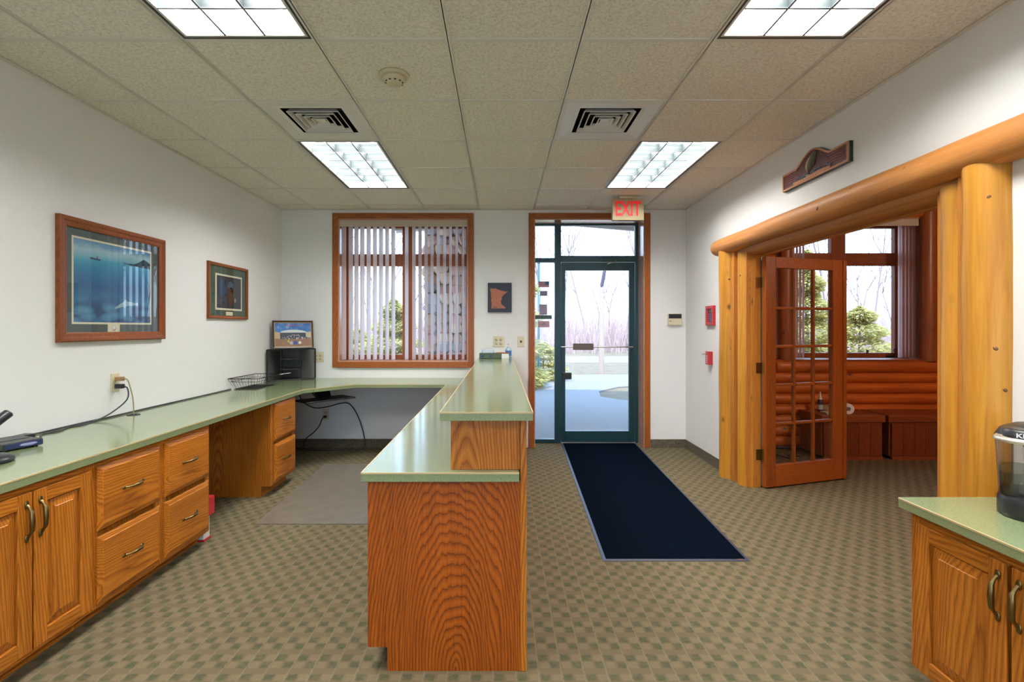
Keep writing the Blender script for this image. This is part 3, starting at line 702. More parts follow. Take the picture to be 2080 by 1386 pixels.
T('paper_roll', rotz(mb, R(-12), (3.60, 5.20, .512)), M['white'], 'white paper roll lying on the cedar bench beside the door edge', 'paper roll', bev=.002)
T('paper_stack', MB().box(3.36, 3.56, 5.10, 5.20, .457, .463).box(3.37, 3.555, 5.11, 5.20, .463, .470).box(3.35, 3.54, 5.105, 5.195, .470, .476), M['redwhite'], 'short stack of white sheets on the cedar bench under the bottle', 'paper')
T('cap', MB().ell((3.50, 5.33, .474), (.07, .08, .045), 14, 8).ell((3.50, 5.26, .463), (.05, .05, .006), 12, 6), flat('tan_cloth', (.35, .25, .18), .9), 'tan rounded cap on the cedar bench behind the sheets', 'cap')
T('cable', MB().tube(smooth_path([(2.75, 5.20, .006), (2.82, 5.12, .006), (2.90, 5.22, .012), (2.97, 5.10, .006), (3.05, 5.24, .006), (3.12, 5.16, .006)]), .006, 6), M['black'], 'dark cord lying on the log room floor beneath the glass door', 'cord')

# ------------------------------------------------------------------ log surround of the doorway
tr = E('trim_1', 'peeled log surround with heavy header log around the double doorway', 'door frame', (2.08, 3.25, 0), kind='structure')
LOGS = {}
LOGS['h'] = P('header_log', MB().log((2.045, 1.80, 2.100), (2.045, 4.68, 2.092), .084, .074, 22, 26, .05, 3, .05), M['pine_y'], tr)
LOGS['i'] = P('inner_header_log', MB().log((2.14, 2.18, 2.045), (2.14, 4.36, 2.045), .086, .082, 20, 20, .04, 5), M['pine_y'], tr)
def post(x, y, z1, r, sd, wob=.07): return P('post_log', MB().log((x, y, 0), (x, y, z1), r * 1.03, r, 22, 22, wob, sd), M['pine_z'], tr)
LOGS['b'] = post(2.072, 2.100, 2.06, .088, 11, .09); LOGS['a'] = post(2.14, 2.262, 2.0, .099, 12, .05)
LOGS['c'] = post(2.078, 4.492, 2.05, .088, 13, .09); LOGS['d'] = post(2.14, 4.270, 2.0, .088, 14, .04)
P('flat_strip', MB().box(2.035, 2.085, 2.165, 2.205, 0, 2.03), M['jamb_z'], tr); P('flat_strip', MB().box(2.045, 2.085, 4.345, 4.40, 0, 2.03), M['jamb_z'], tr)
P('jamb', MB().box(2.075, 2.20, 4.185, 4.24, 0, 1.99), M['jamb_z'], tr, bev=.003); P('jamb', MB().box(2.13, 2.19, 4.178, 4.186, 0, 1.975), M['jamb_z'], tr)
P('jamb', MB().box(2.075, 2.25, 2.30, 2.355, 0, 1.99), M['jamb_z'], tr, bev=.003)
P('head_jamb', MB().box(2.16, 2.25, 2.355, 4.185, 1.962, 1.995), M['jamb_y'], tr, bev=.003); P('head_stop', MB().box(2.19, 2.215, 2.355, 4.185, 1.950, 1.962), M['jamb_y'], tr)

M['knot'] = flat('knot_brown', (.17, .075, .022), .5)
for own, p_, n_ in (('h', (1.966, 3.081, 2.090), (-1.00, -0.00, -0.08)), ('h', (1.976, 2.796, 2.135), (-0.88, 0.00, 0.48)), ('h', (1.972, 2.423, 2.129), (-0.92, 0.00, 0.39)), ('h', (1.981, 2.239, 2.052), (-0.81, -0.00, -0.59)),
        ('i', (2.059, 2.751, 2.022), (-0.96, 0.00, -0.28)), ('a', (2.073, 2.188, 1.640), (-0.67, -0.74, 0.00)), ('a', (2.049, 2.221, 1.005), (-0.91, -0.41, 0.00)), ('a', (2.040, 2.260, 0.812), (-1.00, -0.02, 0.00)),
        ('b', (2.025, 2.025, 1.264), (-0.53, -0.85, 0.00)), ('b', (2.053, 2.013, 1.095), (-0.21, -0.98, 0.00)), ('b', (2.008, 2.038, 1.888), (-0.72, -0.69, 0.00)), ('c', (2.036, 4.414, 1.783), (-0.47, -0.88, 0.00)), ('c', (2.047, 4.409, 1.161), (-0.35, -0.94, 0.00)), ('c', (2.010, 4.434, 0.318), (-0.76, -0.65, 0.00)), ('d', (2.053, 4.250, 1.797), (-0.97, -0.22, 0.00))):
    nn_ = Vector(n_).normalized(); a1_ = nn_.orthogonal().normalized(); a2_ = nn_.cross(a1_); pv = Vector(p_) - nn_ * .0035; sz = .010 if own in 'hi' else .008
    mb = MB(lambda x, y, z: tuple(pv + a1_ * x + a2_ * y + nn_ * z)); mb.ell((0, 0, 0), (sz, sz * 1.3, .0055), 12, 6)
    P('knot', mb, M['knot'], LOGS[own])

# ------------------------------------------------------------------ open glazed door
dv = Vector((.955, .2966, 0)).normalized(); nv = Vector((dv.y, -dv.x, 0)); hp = Vector((2.213, 4.130, 0))
DX = lambda u, w, z: tuple(hp + dv * u + nv * w + Vector((0, 0, z)))
d2 = E('door_2', 'open wooden french door with fifteen glass panes in the log doorway', 'door', tuple(hp), kind='structure')
def dpart(n, u0, u1, z0, z1, w0=-.044, w1=0, mat='fir_z', bev=.003): return P(n, MB(DX).box(u0, u1, w0, w1, z0, z1), M[mat], d2, bev=bev)
U = [(.105, .305), (.327, .520), (.542, .740)]; Z = [(.193, .523), (.547, .852), (.876, 1.178), (1.203, 1.503), (1.527, 1.853)]
dpart('stile', 0, .105, .012, 1.945); dpart('stile', .74, .852, .012, 1.945); dpart('astragal', .852, .892, .012, 1.945, -.044, .008)
dpart('rail', .105, .74, .012, .193, mat='fir_x'); dpart('rail', .105, .74, 1.853, 1.945, mat='fir_x')
for k in range(2): dpart('muntin', U[k][1], U[k + 1][0], .193, 1.853, -.036, -.006, bev=.006)
for k in range(4):
    for (a, b) in U: dpart('muntin', a, b, Z[k][1], Z[k + 1][0], -.036, -.006, 'fir_x', .006)
for (a, b) in U:
    for (c_, d) in Z: P('pane', MB(DX).quad((a, -.021, c_), (b, -.021, c_), (b, -.021, d), (a, -.021, d)), M['glass'], d2)
for z in (.277, 1.01, 1.73):
    P('hinge', MB().box(2.155, 2.200, 4.172, 4.177, z - .045, z + .045).tube([(2.203, 4.158, z - .05), (2.203, 4.158, z + .05)], .007, 8).box(2.205, 2.232, 4.160, 4.165, z - .045, z + .045), M['brass'], d2)

# ------------------------------------------------------------------ cabinets
def handle(xf, u, z, up, w0, parent, ln=.11):
    a = ln / 2
    prof = [(-a, .001), (-a + .005, .009), (-a + .016, .016), (-a + .026, .022), (0, .0235), (a - .026, .022), (a - .016, .016), (a - .005, .009), (a, .001)]
    rr = [.006, .0050, .0052, .0076, .0090, .0076, .0052, .0050, .006]
    mb = MB(xf); P3 = (lambda s, w: (u, w0 + w, z + s)) if up else (lambda s, w: (u + s, w0 + w, z))
    mb.tube([P3(s, w) for s, w in prof], rr, 8)
    for s in (-1, 1):
        c = P3(s * (a + .003), .002); mb.ell(c, (.0095, .005, .017) if up else (.015, .005, .0085), 8, 5)
    return P('handle', mb, M['brass'], parent, 'antique brass pull')
def rect(u0, u1, z0, z1, i, w): return [(u0 + i, w, z0 + i), (u1 - i, w, z0 + i), (u1 - i, w, z1 - i), (u0 + i, w, z1 - i)]
def drawer(xf, root, u0, u1, z0, z1, mat):
    d = P('drawer', MB(xf).rings([rect(u0, u1, z0, z1, 0, 0), rect(u0, u1, z0, z1, 0, .009), rect(u0, u1, z0, z1, .004, .012), rect(u0, u1, z0, z1, .022, .018), rect(u0, u1, z0, z1, .024, .021)], True, True, False), M[mat], root)
    handle(xf, (u0 + u1) / 2, (z0 + z1) / 2 + .005, False, .021, d)
    return d
def cab_door(xf, root, u0, u1, z0, z1, hside, along):
    t = .020; s = .056
    d = P('door', MB(xf).box(u0 + .01, u1 - .01, 0, .006, z0 + .01, z1 - .01), M['oak_z'], root)
    P('stile', MB(xf).box(u0, u0 + s, .0005, t, z0, z1), M['oak_z'], d, bev=.003); P('stile', MB(xf).box(u1 - s, u1, .0005, t, z0, z1), M['oak_z'], d, bev=.003)
    P('rail', MB(xf).box(u0 + s, u1 - s, .0005, t, z0, z0 + s), M[along], d, bev=.003); P('rail', MB(xf).box(u0 + s, u1 - s, .0005, t, z1 - s, z1), M[along], d, bev=.003)
    a, b, c_, e = u0 + s, u1 - s, z0 + s, z1 - s
    P('raised_panel', MB(xf).rings([rect(a, b, c_, e, .001, .004), rect(a, b, c_, e, .006, .010), rect(a, b, c_, e, .036, .017), rect(a, b, c_, e, .038, .0195)], True, True, False), M['oak_z'], d)
    handle(xf, (u1 - .024) if hside > 0 else (u0 + .024), z1 - .108, True, t, d, .125)
def cabinet(label, xf, u0, u1, depth, top, kick, loc, along='oak_y', group=None, toe=.075):
    r = E('base_cabinet', label, 'cabinet', loc, group)
    P('body', MB(xf).box(u0 + .018, u1 - .018, -depth, -.02, kick, top), M['oak_z'], r)
    for a, b in ((u0, u0 + .018), (u1 - .018, u1)):
        P('side_panel', MB(xf).add([(a, -depth, 0), (a, -toe, 0), (a, -toe, kick), (a, -.0195, kick), (a, -.0195, top), (a, -depth, top), (b, -depth, 0), (b, -toe, 0), (b, -toe, kick), (b, -.0195, kick), (b, -.0195, top), (b, -depth, top)],
            [(0, 1, 2, 3, 4, 5), (11, 10, 9, 8, 7, 6)] + [(i, (i + 1) % 6, 6 + (i + 1) % 6, 6 + i) for i in range(6)]), M['oak_z'], r)
    P('toe_kick', MB(xf).box(u0 + .018, u1 - .018, -toe - .012, -toe, 0, kick), M[along], r)
    P('stile', MB(xf).box(u0, u0 + .04, -.0195, 0, kick, top), M['oak_z'], r, bev=.002); P('stile', MB(xf).box(u1 - .04, u1, -.0195, 0, kick, top), M['oak_z'], r, bev=.002)
    P('rail', MB(xf).box(u0 + .04, u1 - .04, -.0195, 0, kick, kick + .045), M[along], r); P('rail', MB(xf).box(u0 + .04, u1 - .04, -.0195, 0, top - .045, top), M[along], r)
    return r
FL = lambda u, w, z: (-1.83 + w, u, z)
FR = lambda u, w, z: (1.57 - w, u, z)
FI = lambda u, w, z: (-.512 - w, u, z)
TOPZ = .785; UND = .749
c0 = cabinet('oak cabinet with two raised panel doors below the near end of the left worktop', FL, 1.615, 2.213, .615, UND, .076, (-1.83, 1.91, 0))
cab_door(FL, c0, 1.645, 1.914, .100, .716, 1, 'oak_y'); cab_door(FL, c0, 1.923, 2.192, .100, .716, -1, 'oak_y')
c1 = cabinet('oak two-drawer cabinet between the paired doors and the other drawer cabinet', FL, 2.214, 2.662, .615, UND, .076, (-1.83, 2.44, 0))
drawer(FL, c1, 2.234, 2.645, .428, .722, 'oak_y'); drawer(FL, c1, 2.234, 2.645, .100, .400, 'oak_y')
c2 = cabinet('oak two-drawer cabinet beside the open knee space, hiding a red box', FL, 2.663, 3.108, .615, UND, .076, (-1.83, 2.88, 0))
drawer(FL, c2, 2.682, 3.088, .428, .722, 'oak_y'); drawer(FL, c2, 2.682, 3.088, .100, .400, 'oak_y')
c3 = cabinet('oak two-drawer cabinet standing alone in the corner beside the chair mat', FL, 3.942, 4.395, .615, UND, .084, (-1.83, 4.17, 0))
drawer(FL, c3, 3.985, 4.385, .435, .735, 'oak_y'); drawer(FL, c3, 3.985, 4.385, .108, .408, 'oak_y')
c4 = cabinet('low oak cabinet with two raised panel doors below the coffee maker', FR, 1.12, 1.892, .505, .659, .062, (1.57, 1.5, 0))
cab_door(FR, c4, 1.519, 1.850, .078, .622, -1, 'oak_y'); cab_door(FR, c4, 1.160, 1.504, .078, .622, 1, 'oak_y')

# ------------------------------------------------------------------ worktops
def worktop(label, poly, z1, th, edges, group=None, name='worktop'):
    xs = [p[0] for p in poly]; ys = [p[1] for p in poly]
    r = E(name, label, 'worktop', ((min(xs) + max(xs)) / 2, (min(ys) + max(ys)) / 2, z1 - th), group)
    P('top', MB().prism(poly, z1 - th, z1), M['lam'], r, bev=.0015)
    for (a, b) in edges:
        A, B = Vector((*a, 0)), Vector((*b, 0)); d = (B - A).normalized(); n = Vector((d.y, -d.x, 0)) * .0008; i = -n.normalized() * .004
        P('edge_strip', MB().add([tuple(A + n + Vector((0, 0, z1 - .0055))), tuple(B + n + Vector((0, 0, z1 - .0055))), tuple(B + n + Vector((0, 0, z1 + .0004))), tuple(A + n + Vector((0, 0, z1 + .0004))),
                                  tuple(A + i + Vector((0, 0, z1 - .0055))), tuple(B + i + Vector((0, 0, z1 - .0055))), tuple(B + i + Vector((0, 0, z1 + .0004))), tuple(A + i + Vector((0, 0, z1 + .0004)))],
                                 [(0, 1, 2, 3), (7, 6, 5, 4), (3, 2, 6, 7), (0, 4, 5, 1), (0, 3, 7, 4), (1, 5, 6, 2)]), M['lam_edge'], r)
    return r
g = .0012
worktop('long green worktop along the left wall carrying the modem and the wire basket', [(XL, 1.0), (-1.80, 1.0), (-1.80, 4.52), (-1.735, 4.594), (-2.10, 5.5655), (XL, 5.5655)], TOPZ, .036, [((-1.80, 1.0), (-1.80, 4.52)), ((-1.80, 4.52), (-1.735, 4.594))])
worktop('green corner worktop under the blinds window', [(-1.735 + g, 4.594), (-1.449, 4.93), (-.545, 4.93), (-.172, 5.5655), (-2.10 + g, 5.5655)], TOPZ, .036, [((-1.735 + g, 4.594), (-1.449, 4.93)), ((-1.449, 4.93), (-.546, 4.93))])
worktop('lower green worktop of the reception counter, shiny with window light', [(-.544, 1.925), (.0725, 1.925), (.0725, 5.5655), (-.171, 5.5655), (-.544, 4.93)], TOPZ, .036, [((-.544, 4.93), (-.544, 1.925)), ((-.544, 1.925), (.0725, 1.925))])
worktop('raised narrow green worktop on top of the reception counter', [(-.235, 1.905), (.125, 1.905), (.125, 5.5655), (-.235, 5.5655)], 1.024, .034, [((-.235, 5.5655), (-.235, 1.905)), ((-.235, 1.905), (.125, 1.905)), ((.125, 1.905), (.125, 5.5655))])
worktop('short green worktop under the coffee maker at the right wall', [(1.53, .95), (XR, .95), (XR, 1.9126), (1.535, 1.9126), (1.53, 1.905)], .695, .036, [((1.53, 1.905), (1.53, .95))])
T('grommet', MB().lathe([(.020, .0005), (.020, .004), (.036, .004), (.038, .0005)], (-2.375, 3.205, TOPZ), 24), M['black'], 'round black cable grommet in the left worktop below the wall outlet', 'grommet')

# ------------------------------------------------------------------ reception counter base
rc = E('reception_counter', 'oak reception counter base with bold grained end panel between desk area and entry', 'counter', (-.2, 3.6, 0))
P('end_panel', MB().prism_axis([(-.445, 0), (.077, 0), (.077, UND), (-.522, UND), (-.522, .094), (-.445, .094)], 1.945, 1.965, 1), M['oak_end'], rc)
P('corner_post', MB().box(.0772, .102, 1.942, 1.985, 0, .989), M['oak_z'], rc, bev=.002)
P('entry_panel', MB().box(.078, .100, 1.985, 5.565, 0, .989), M['oak_z'], rc)
P('riser_panel', MB().box(-.198, .0765, 1.966, 1.986, TOPZ + .001, .989), M['oak_z'], rc)
P('riser_back', MB().box(-.198, -.180, 1.986, 5.565, TOPZ + .001, .989), M['oak_y'], rc)
P('body', MB().box(-.49, .076, 1.966, 3.05, .094, UND), M['oak_z'], rc)
P('toe_kick', MB().box(-.44, .07, 1.966, 3.05, 0, .094), M['oak_y'], rc)
P('face_frame', MB().box(-.512, -.4905, 1.966, 3.05, .094, UND), M['oak_z'], rc)
P('knee_brace', MB().box(-.50, .076, 4.40, 4.42, .0, UND), M['oak_z'], rc)
for a in (1.985, 2.515):
    drawer(FI, rc, a, a + .50, .612, .735, 'oak_y')
    d = P('door', MB(FI).rings([rect(a, a + .50, .14, .582, 0, 0), rect(a, a + .50, .14, .582, 0, .014), rect(a, a + .50, .14, .582, .006, .020)], True, True, False), M['oak_z'], rc)
    handle(FI, a + .46, .50, True, .020, d, .12)
    for z in (.217, .508): P('hinge', MB(FI).box(a - .008, a, 0, .016, z - .018, z + .018), M['brass'], d)

# ------------------------------------------------------------------ mats
r = E('entry_mat', 'long dark blue-black entrance mat with rubber rim leading to the glass door', 'mat', (1.07, 4.3, 0))
FLc, FRc, BRc, BLc = Vector((.591, 2.857, 0)), Vector((1.440, 2.857, 0)), Vector((1.572, 5.765, 0)), Vector((.706, 5.765, 0))
def inset(f):
    c = (FLc + FRc + BRc + BLc) / 4; out = []
    for p in (FLc, FRc, BRc, BLc):
        d = p - c; out.append((c.x + d.x * (1 - f / abs(d.x) if d.x else 1), c.y + d.y * (1 - f / abs(d.y))))
    return out
def lift(poly, z): return [(x, y, z) for x, y in poly]
P('rubber_rim', MB().rings([lift(inset(0), .0005), lift(inset(0), .003), lift(inset(.020), .006), lift(inset(.020), .001)], True, False, False), M['rubber'], r)
P('pile', MB().rings([lift(inset(.020), .001), lift(inset(.021), .009), lift(inset(.024), .010)], True, True, False), M['pile'], r)
P('corner_mark', MB().box(1.375, 1.405, 2.871, 2.879, .0035, .0062).box(1.390, 1.398, 2.879, 2.892, .0040, .0064), flat('mat_mark', (.25, .07, .04), .6), r, 'small reddish mark on the rim')
T('chair_mat', MB().prism([(-1.685, 3.395), (-.62, 3.395), (-.62, 4.89), (-1.735, 4.89)], .0005, .004), M['chairmat'], 'grey-brown vinyl chair mat on the carpet in the desk corner', 'mat')

# ------------------------------------------------------------------ outlets, switches, wall things
def plate(name, label, cat, c, w, h, nrm, slots, mat='alm', group=None, extra=None):
    # nrm 'y-' : on the far wall facing the viewer; 'x+' : on the left wall
    xf = (lambda u, ww, z: (c[0] + u, c[1] - ww, c[2] + z)) if nrm == 'y-' else (lambda u, ww, z: (c[0] + ww, c[1] + u, c[2] + z))
    r = E(name, label, cat, c, group)
    P('cover', MB(xf).rings([rect(-w / 2, w / 2, -h / 2, h / 2, 0, .0), rect(-w / 2, w / 2, -h / 2, h / 2, 0, .003), rect(-w / 2, w / 2, -h / 2, h / 2, .004, .006)], True, True, False), M[mat], r)
    for (u, z) in slots:
        f = P('receptacle', MB(xf).lathe([(.001, 0), (.0165, 0), (.0165, .0022), (.001, .0022)], (u, .006, z), 18, 1), M['ivory'], r)
        P('slot', MB(xf).box(u - .0075, u - .0050, .0082, .0086, z - .002, z + .008).box(u + .0050, u + .0075, .0082, .0086, z - .002, z + .006).box(u - .0025, u + .0025, .0082, .0086, z - .011, z - .006), M['slot'], f)
    return r, xf
plate('power_outlet', 'four-socket almond outlet right of the mesh organizer, beside the window casing', 'outlet', (-2.045, YB, 1.02), .115, .120, 'y-', [(-.023, .02), (.023, .02), (-.023, -.02), (.023, -.02)])
plate('power_outlet', 'four-socket almond outlet above the green book at the far end of the raised counter', 'outlet', (-.022, YB, 1.193), .127, .120, 'y-', [(-.025, .022), (.025, .022), (-.025, -.022), (.025, -.022)])
r, xf = plate('wall_jack', 'single almond jack plate beside the entrance casing', 'outlet', (.228, YB, 1.193), .078, .120, 'y-', [])
P('jack', MB(xf).box(-.012, .012, .006, .008, -.012, .012), M['slot'], r); P('screw', MB(xf).lathe([(.001, .006), (.003, .006), (.003, .0075), (.001, .0075)], (0, 0, .042), 10, 1), M['ivory'], r)
plate('power_outlet', 'shadowed outlet low on the wall under the corner worktop', 'outlet', (-1.965, YB, .375), .072, .118, 'y-', [(0, .022), (0, -.022)])
r, xf = plate('power_outlet', 'almond outlet on the left wall with two plugs in it', 'outlet', (XL, 3.157, 1.000), .072, .118, 'x+', [(0, .022), (0, -.022)])
def cable(name, label, cat, pts, rad, mat, plug=None, plugmat=None, n=6):
    pp = smooth_path(pts, n)
    if plug is None: return T(name, MB().tube(pp, rad, 7), M[mat], label, cat)
    r = E(name, label, cat, pts[0]); P('lead', MB().tube(pp, rad, 7), M[mat], r); P('plug', plug, M[plugmat or mat], r, bev=.003); return r
M['tan'] = flat('tan_plastic', (.36, .20, .09), .45); M['beige'] = flat('beige_cord', (.36, .29, .15), .5); M['grey'] = flat('dark_grey_cord', (.03, .032, .036), .45)
cable('power_cable', 'beige cord from the upper plug down into the black grommet', 'cord', [(XL + .052, 3.157, 1.024), (XL + .075, 3.165, 1.015), (XL + .082, 3.185, .95), (XL + .085, 3.200, .88), (XL + .086, 3.205, .79)], .0038, 'beige', MB().box(XL + .0085, XL + .055, 3.142, 3.172, 1.010, 1.036), 'tan')
cable('power_cable', 'black cord from the lower plug trailing along the wall to the modem', 'cord', [(XL + .052, 3.157, .976), (XL + .080, 3.160, .960), (XL + .082, 3.150, .89), (XL + .05, 3.06, .82), (XL + .035, 2.95, .7905), (XL + .05, 2.86, .7895), (XL + .035, 2.78, .7895), (XL + .07, 2.68, .7895), (XL + .05, 2.60, .7895), (XL + .12, 2.52, .7895), (XL + .14, 2.46, .795), (XL + .155, 2.425, .800)], .0042, 'grey', MB().box(XL + .0085, XL + .055, 3.142, 3.172, .962, .990), 'black')
cable('cable', 'thin black cable lying along the wall edge of the left worktop', 'cable', [(XL + .008, 4.50, .7905), (XL + .012, 4.0, .7905), (XL + .008, 3.5, .7905), (XL + .014, 3.1, .7905), (XL + .008, 2.9, .7905), (XL + .012, 2.60, .7905)], .005, 'grey', n=3)

# framed pictures on the left wall
WL = lambda u, w, z: (XL + w, u, z)
def frame_rings(xf, u0, u1, z0, z1, prof): return MB(xf).rings([rect(u0, u1, z0, z1, i, w) for i, w in prof], True, False, False)
def lake_print():
    m, nt, b = new_mat('lake_print'); tc = nt.nodes.new('ShaderNodeTexCoord'); sep = nt.nodes.new('ShaderNodeSeparateXYZ'); L(nt, tc.outputs['Object'], sep.inputs[0])
    mp_ = nt.nodes.new('ShaderNodeMapping'); L(nt, tc.outputs['Object'], mp_.inputs[0]); mp_.inputs['Scale'].default_value = (1, .45, 1)
    n = tex_noise(nt, mp_.outputs[0], 11, 5, .6)
    z = math_n(nt, 'ADD', math_n(nt, 'DIVIDE', math_n(nt, 'SUBTRACT', sep.outputs['Z'], -.243), .486), math_n(nt, 'MULTIPLY', math_n(nt, 'SUBTRACT', n, .5), .16))
    c = ramp(nt, z, [(0, (.03, .13, .28)), (.25, (.04, .18, .36)), (.45, (.015, .10, .26)), (.65, (.012, .19, .38)), (.76, (.05, .33, .50)), (.80, (.16, .42, .55)), (.90, (.36, .55, .62)), (.95, (.14, .32, .48)), (1, (.06, .20, .38))])
    vo = nt.nodes.new('ShaderNodeTexVoronoi'); vo.feature = 'SMOOTH_F1'; L(nt, mp_.outputs[0], vo.inputs['Vector']); vo.inputs['Scale'].default_value = 19; vo.inputs['Smoothness'].default_value = .35
    rk_ = ramp(nt, vo.outputs['Distance'], [(.1, (.10, .30, .46)), (.42, (.05, .19, .35)), (.62, (.01, .05, .14))])
    low = nt.nodes.new('ShaderNodeMapRange'); L(nt, z, low.inputs[0]); low.inputs[1].default_value = .36; low.inputs[2].default_value = .20; low.inputs[3].default_value = 0; low.inputs[4].default_value = .85
    L(nt, mix(nt, low.outputs[0], c, rk_), b.inputs['Base Color']); b.inputs['Roughness'].default_value = .6; return m
M['lake'] = lake_print(); M['mat_teal'] = flat('grey_green_mat', (.075, .105, .10), .8); M['mat_green'] = flat('green_mat', (.05, .085, .05), .8)
M['cream'] = flat('cream_bevel', (.75, .70, .52), .7); M['pr_dark'] = flat('print_dark', (.02, .05, .09), .7); M['pr_rock'] = flat('print_rock', (.055, .20, .34), .7, var=.45, bump_scale=24); M['pr_pale'] = flat('print_pale', (.34, .50, .58), .7, var=.35, bump_scale=50)
pb = E('framed_picture', 'large framed blue lake picture with a boat, nearest on the left wall', 'picture', (XL, 3.165, 1.267))
u0, u1, z0, z1 = 2.734, 3.597, 1.267, 1.982
P('frame', frame_rings(WL, u0, u1, z0, z1, [(0, 0), (0, .026), (.008, .032), (.022, .030), (.030, .024), (.048, .020), (.056, .016), (.056, .004)]), M['frame_z'], pb)
P('mat_board', MB(WL).box(u0 + .05, u1 - .05, .001, .008, z0 + .05, z1 - .05), M['mat_teal'], pb)
P('inner_mat', MB(WL).box(2.830, 3.475, .008, .0092, 1.370, 1.880).box(3.09, 3.187, .0081, .0093, 1.322, 1.372), M['cream'], pb)
pr = P('print', MB(WL).box(2.842, 3.463, .0092, .0098, 1.382, 1.868), M['lake'], pb)
P('boat', MB(WL).add([(2.95, .0099, 1.772), (3.035, .0099, 1.768), (3.028, .0099, 1.757), (2.958, .0099, 1.760), (3.005, .0099, 1.769), (3.013, .0099, 1.769), (3.011, .0099, 1.786), (3.006, .0099, 1.786)], [(0, 1, 2, 3), (4, 5, 6, 7)]), M['pr_dark'], pr)
isl = [(3.20, 1.770), (3.30, 1.772), (3.34, 1.783), (3.37, 1.800), (3.40, 1.815), (3.43, 1.806), (3.463, 1.79), (3.463, 1.756), (3.36, 1.757), (3.26, 1.763)]
P('island', MB(WL).add([(u, .0099, z) for u, z in isl], [tuple(range(len(isl)))]), M['pr_dark'], pr)
def blob(c, a, b, n=14, w=.0099, rot=0): return [(c[0] + a * math.cos(t) * math.cos(rot) - b * math.sin(t) * math.sin(rot), w, c[1] + a * math.cos(t) * math.sin(rot) + b * math.sin(t) * math.cos(rot)) for t in [2 * math.pi * k / n for k in range(n)]]
mb = MB(WL)
fp = [(3.345, 1.520), (3.32, 1.512), (3.29, 1.518), (3.25, 1.521), (3.21, 1.512), (3.18, 1.498), (3.165, 1.486), (3.145, 1.478), (3.150, 1.466), (3.17, 1.474), (3.20, 1.482), (3.24, 1.490), (3.29, 1.494), (3.325, 1.500), (3.345, 1.492)]
mb.add([(u, .0101, z) for u, z in fp], [tuple(range(len(fp)))]); mb.add([(3.25, .0101, 1.521), (3.235, .0101, 1.535), (3.215, .0101, 1.513)], [(0, 1, 2)]); mb.add([(3.24, .0101, 1.490), (3.228, .0101, 1.474), (3.218, .0101, 1.486)], [(0, 1, 2)])
P('pale_fish', mb, M['pr_pale'], pr)
P('medallion', MB(WL).lathe([(.001, .0094), (.018, .0094), (.018, .0105), (.001, .0105)], (3.139, 0, 1.352), 18, 0) if False else MB(lambda a, b, c: (XL + b, 3.139 + a, 1.346 + c)).lathe([(.001, .0094), (.017, .0094), (.017, .0105), (.001, .0105)], (0, 0, 0), 18, 1), M['enamel'], pb)
P('pane', MB(WL).quad((u0 + .052, .014, z0 + .052), (u1 - .052, .014, z0 + .052), (u1 - .052, .014, z1 - .052), (u0 + .052, .014, z1 - .052)), M['pglass'], pb)
ps = E('framed_picture', 'small framed dark picture with green mat, nearer the far left corner', 'picture', (XL, 4.46, 1.428))
u0, u1, z0, z1 = 4.142, 4.785, 1.428, 1.912
P('frame', frame_rings(WL, u0, u1, z0, z1, [(0, 0), (0, .020), (.006, .025), (.018, .022), (.026, .016), (.026, .004)]), M['frame_z'], ps)
P('mat_board', MB(WL).box(u0 + .02, u1 - .02, .001, .008, z0 + .02, z1 - .02), M['mat_green'], ps)
P('inner_mat', MB(WL).box(4.255, 4.690, .008, .0092, 1.505, 1.822), M['cream'], ps)
pr = P('print', MB(WL).box(4.275, 4.672, .0092, .0098, 1.522, 1.806), flat('print_night', (.022, .026, .035), .7), ps)
for c_, a, b_, nm, col in (((4.50, 1.63), .045, .09, 'figure', (.07, .03, .015)), ((4.49, 1.73), .05, .035, 'blue_shape', (.06, .12, .18)), ((4.52, 1.675), .018, .016, 'pale_shape', (.35, .22, .14)), ((4.57, 1.60), .014, .02, 'pale_shape', (.30, .24, .20)), ((4.36, 1.70), .05, .08, 'blue_shape', (.015, .05, .13))):
    q = blob(c_, a, b_, 14, .0099); P(nm, MB(WL).add(q, [tuple(range(14))]), flat('print_' + nm, col, .7), pr)
P('title_plate', MB(WL).box(4.42, 4.53, .008, .0095, 1.458, 1.492), M['cream'], ps)
P('pane', MB(WL).quad((u0 + .024, .013, z0 + .024), (u1 - .024, .013, z0 + .024), (u1 - .024, .013, z1 - .024), (u0 + .024, .013, z1 - .024)), M['pglass'], ps)

# map plaque on the far wall
mp = E('wall_plaque', 'black plaque with a copper coloured state outline on the far wall', 'plaque', (-.01, YB, 1.523))
P('board', MB().box(-.144, .122, YB - .022, YB, 1.523, 1.853), M['black'], mp, bev=.003)
pts = [(248, 185), (318, 188), (322, 166), (330, 190), (362, 200), (400, 212), (440, 224), (500, 228), (465, 250), (430, 282), (405, 310), (415, 330), (398, 352), (405, 402), (430, 425), (455, 442), (462, 465), (265, 465), (268, 380), (258, 352), (265, 330), (258, 260)]
pl = [((960 + x / 6.93 - 1017) / 180.7, CAMZ + (666 - (560 + y / 6.93)) / 180.7) for x, y in pts]
M['copper'] = flat('copper_print', (.40, .135, .075), .45, .25)
P('state_outline', MB().prism_axis(pl, YB - .0265, YB - .022, 1), M['copper'], mp)
P('print_line', MB().box(-.085, -.035, YB - .0272, YB - .0264, 1.572, 1.577).box(-.085, -.045, YB - .0272, YB - .0264, 1.582, 1.585), M['slot'], mp)

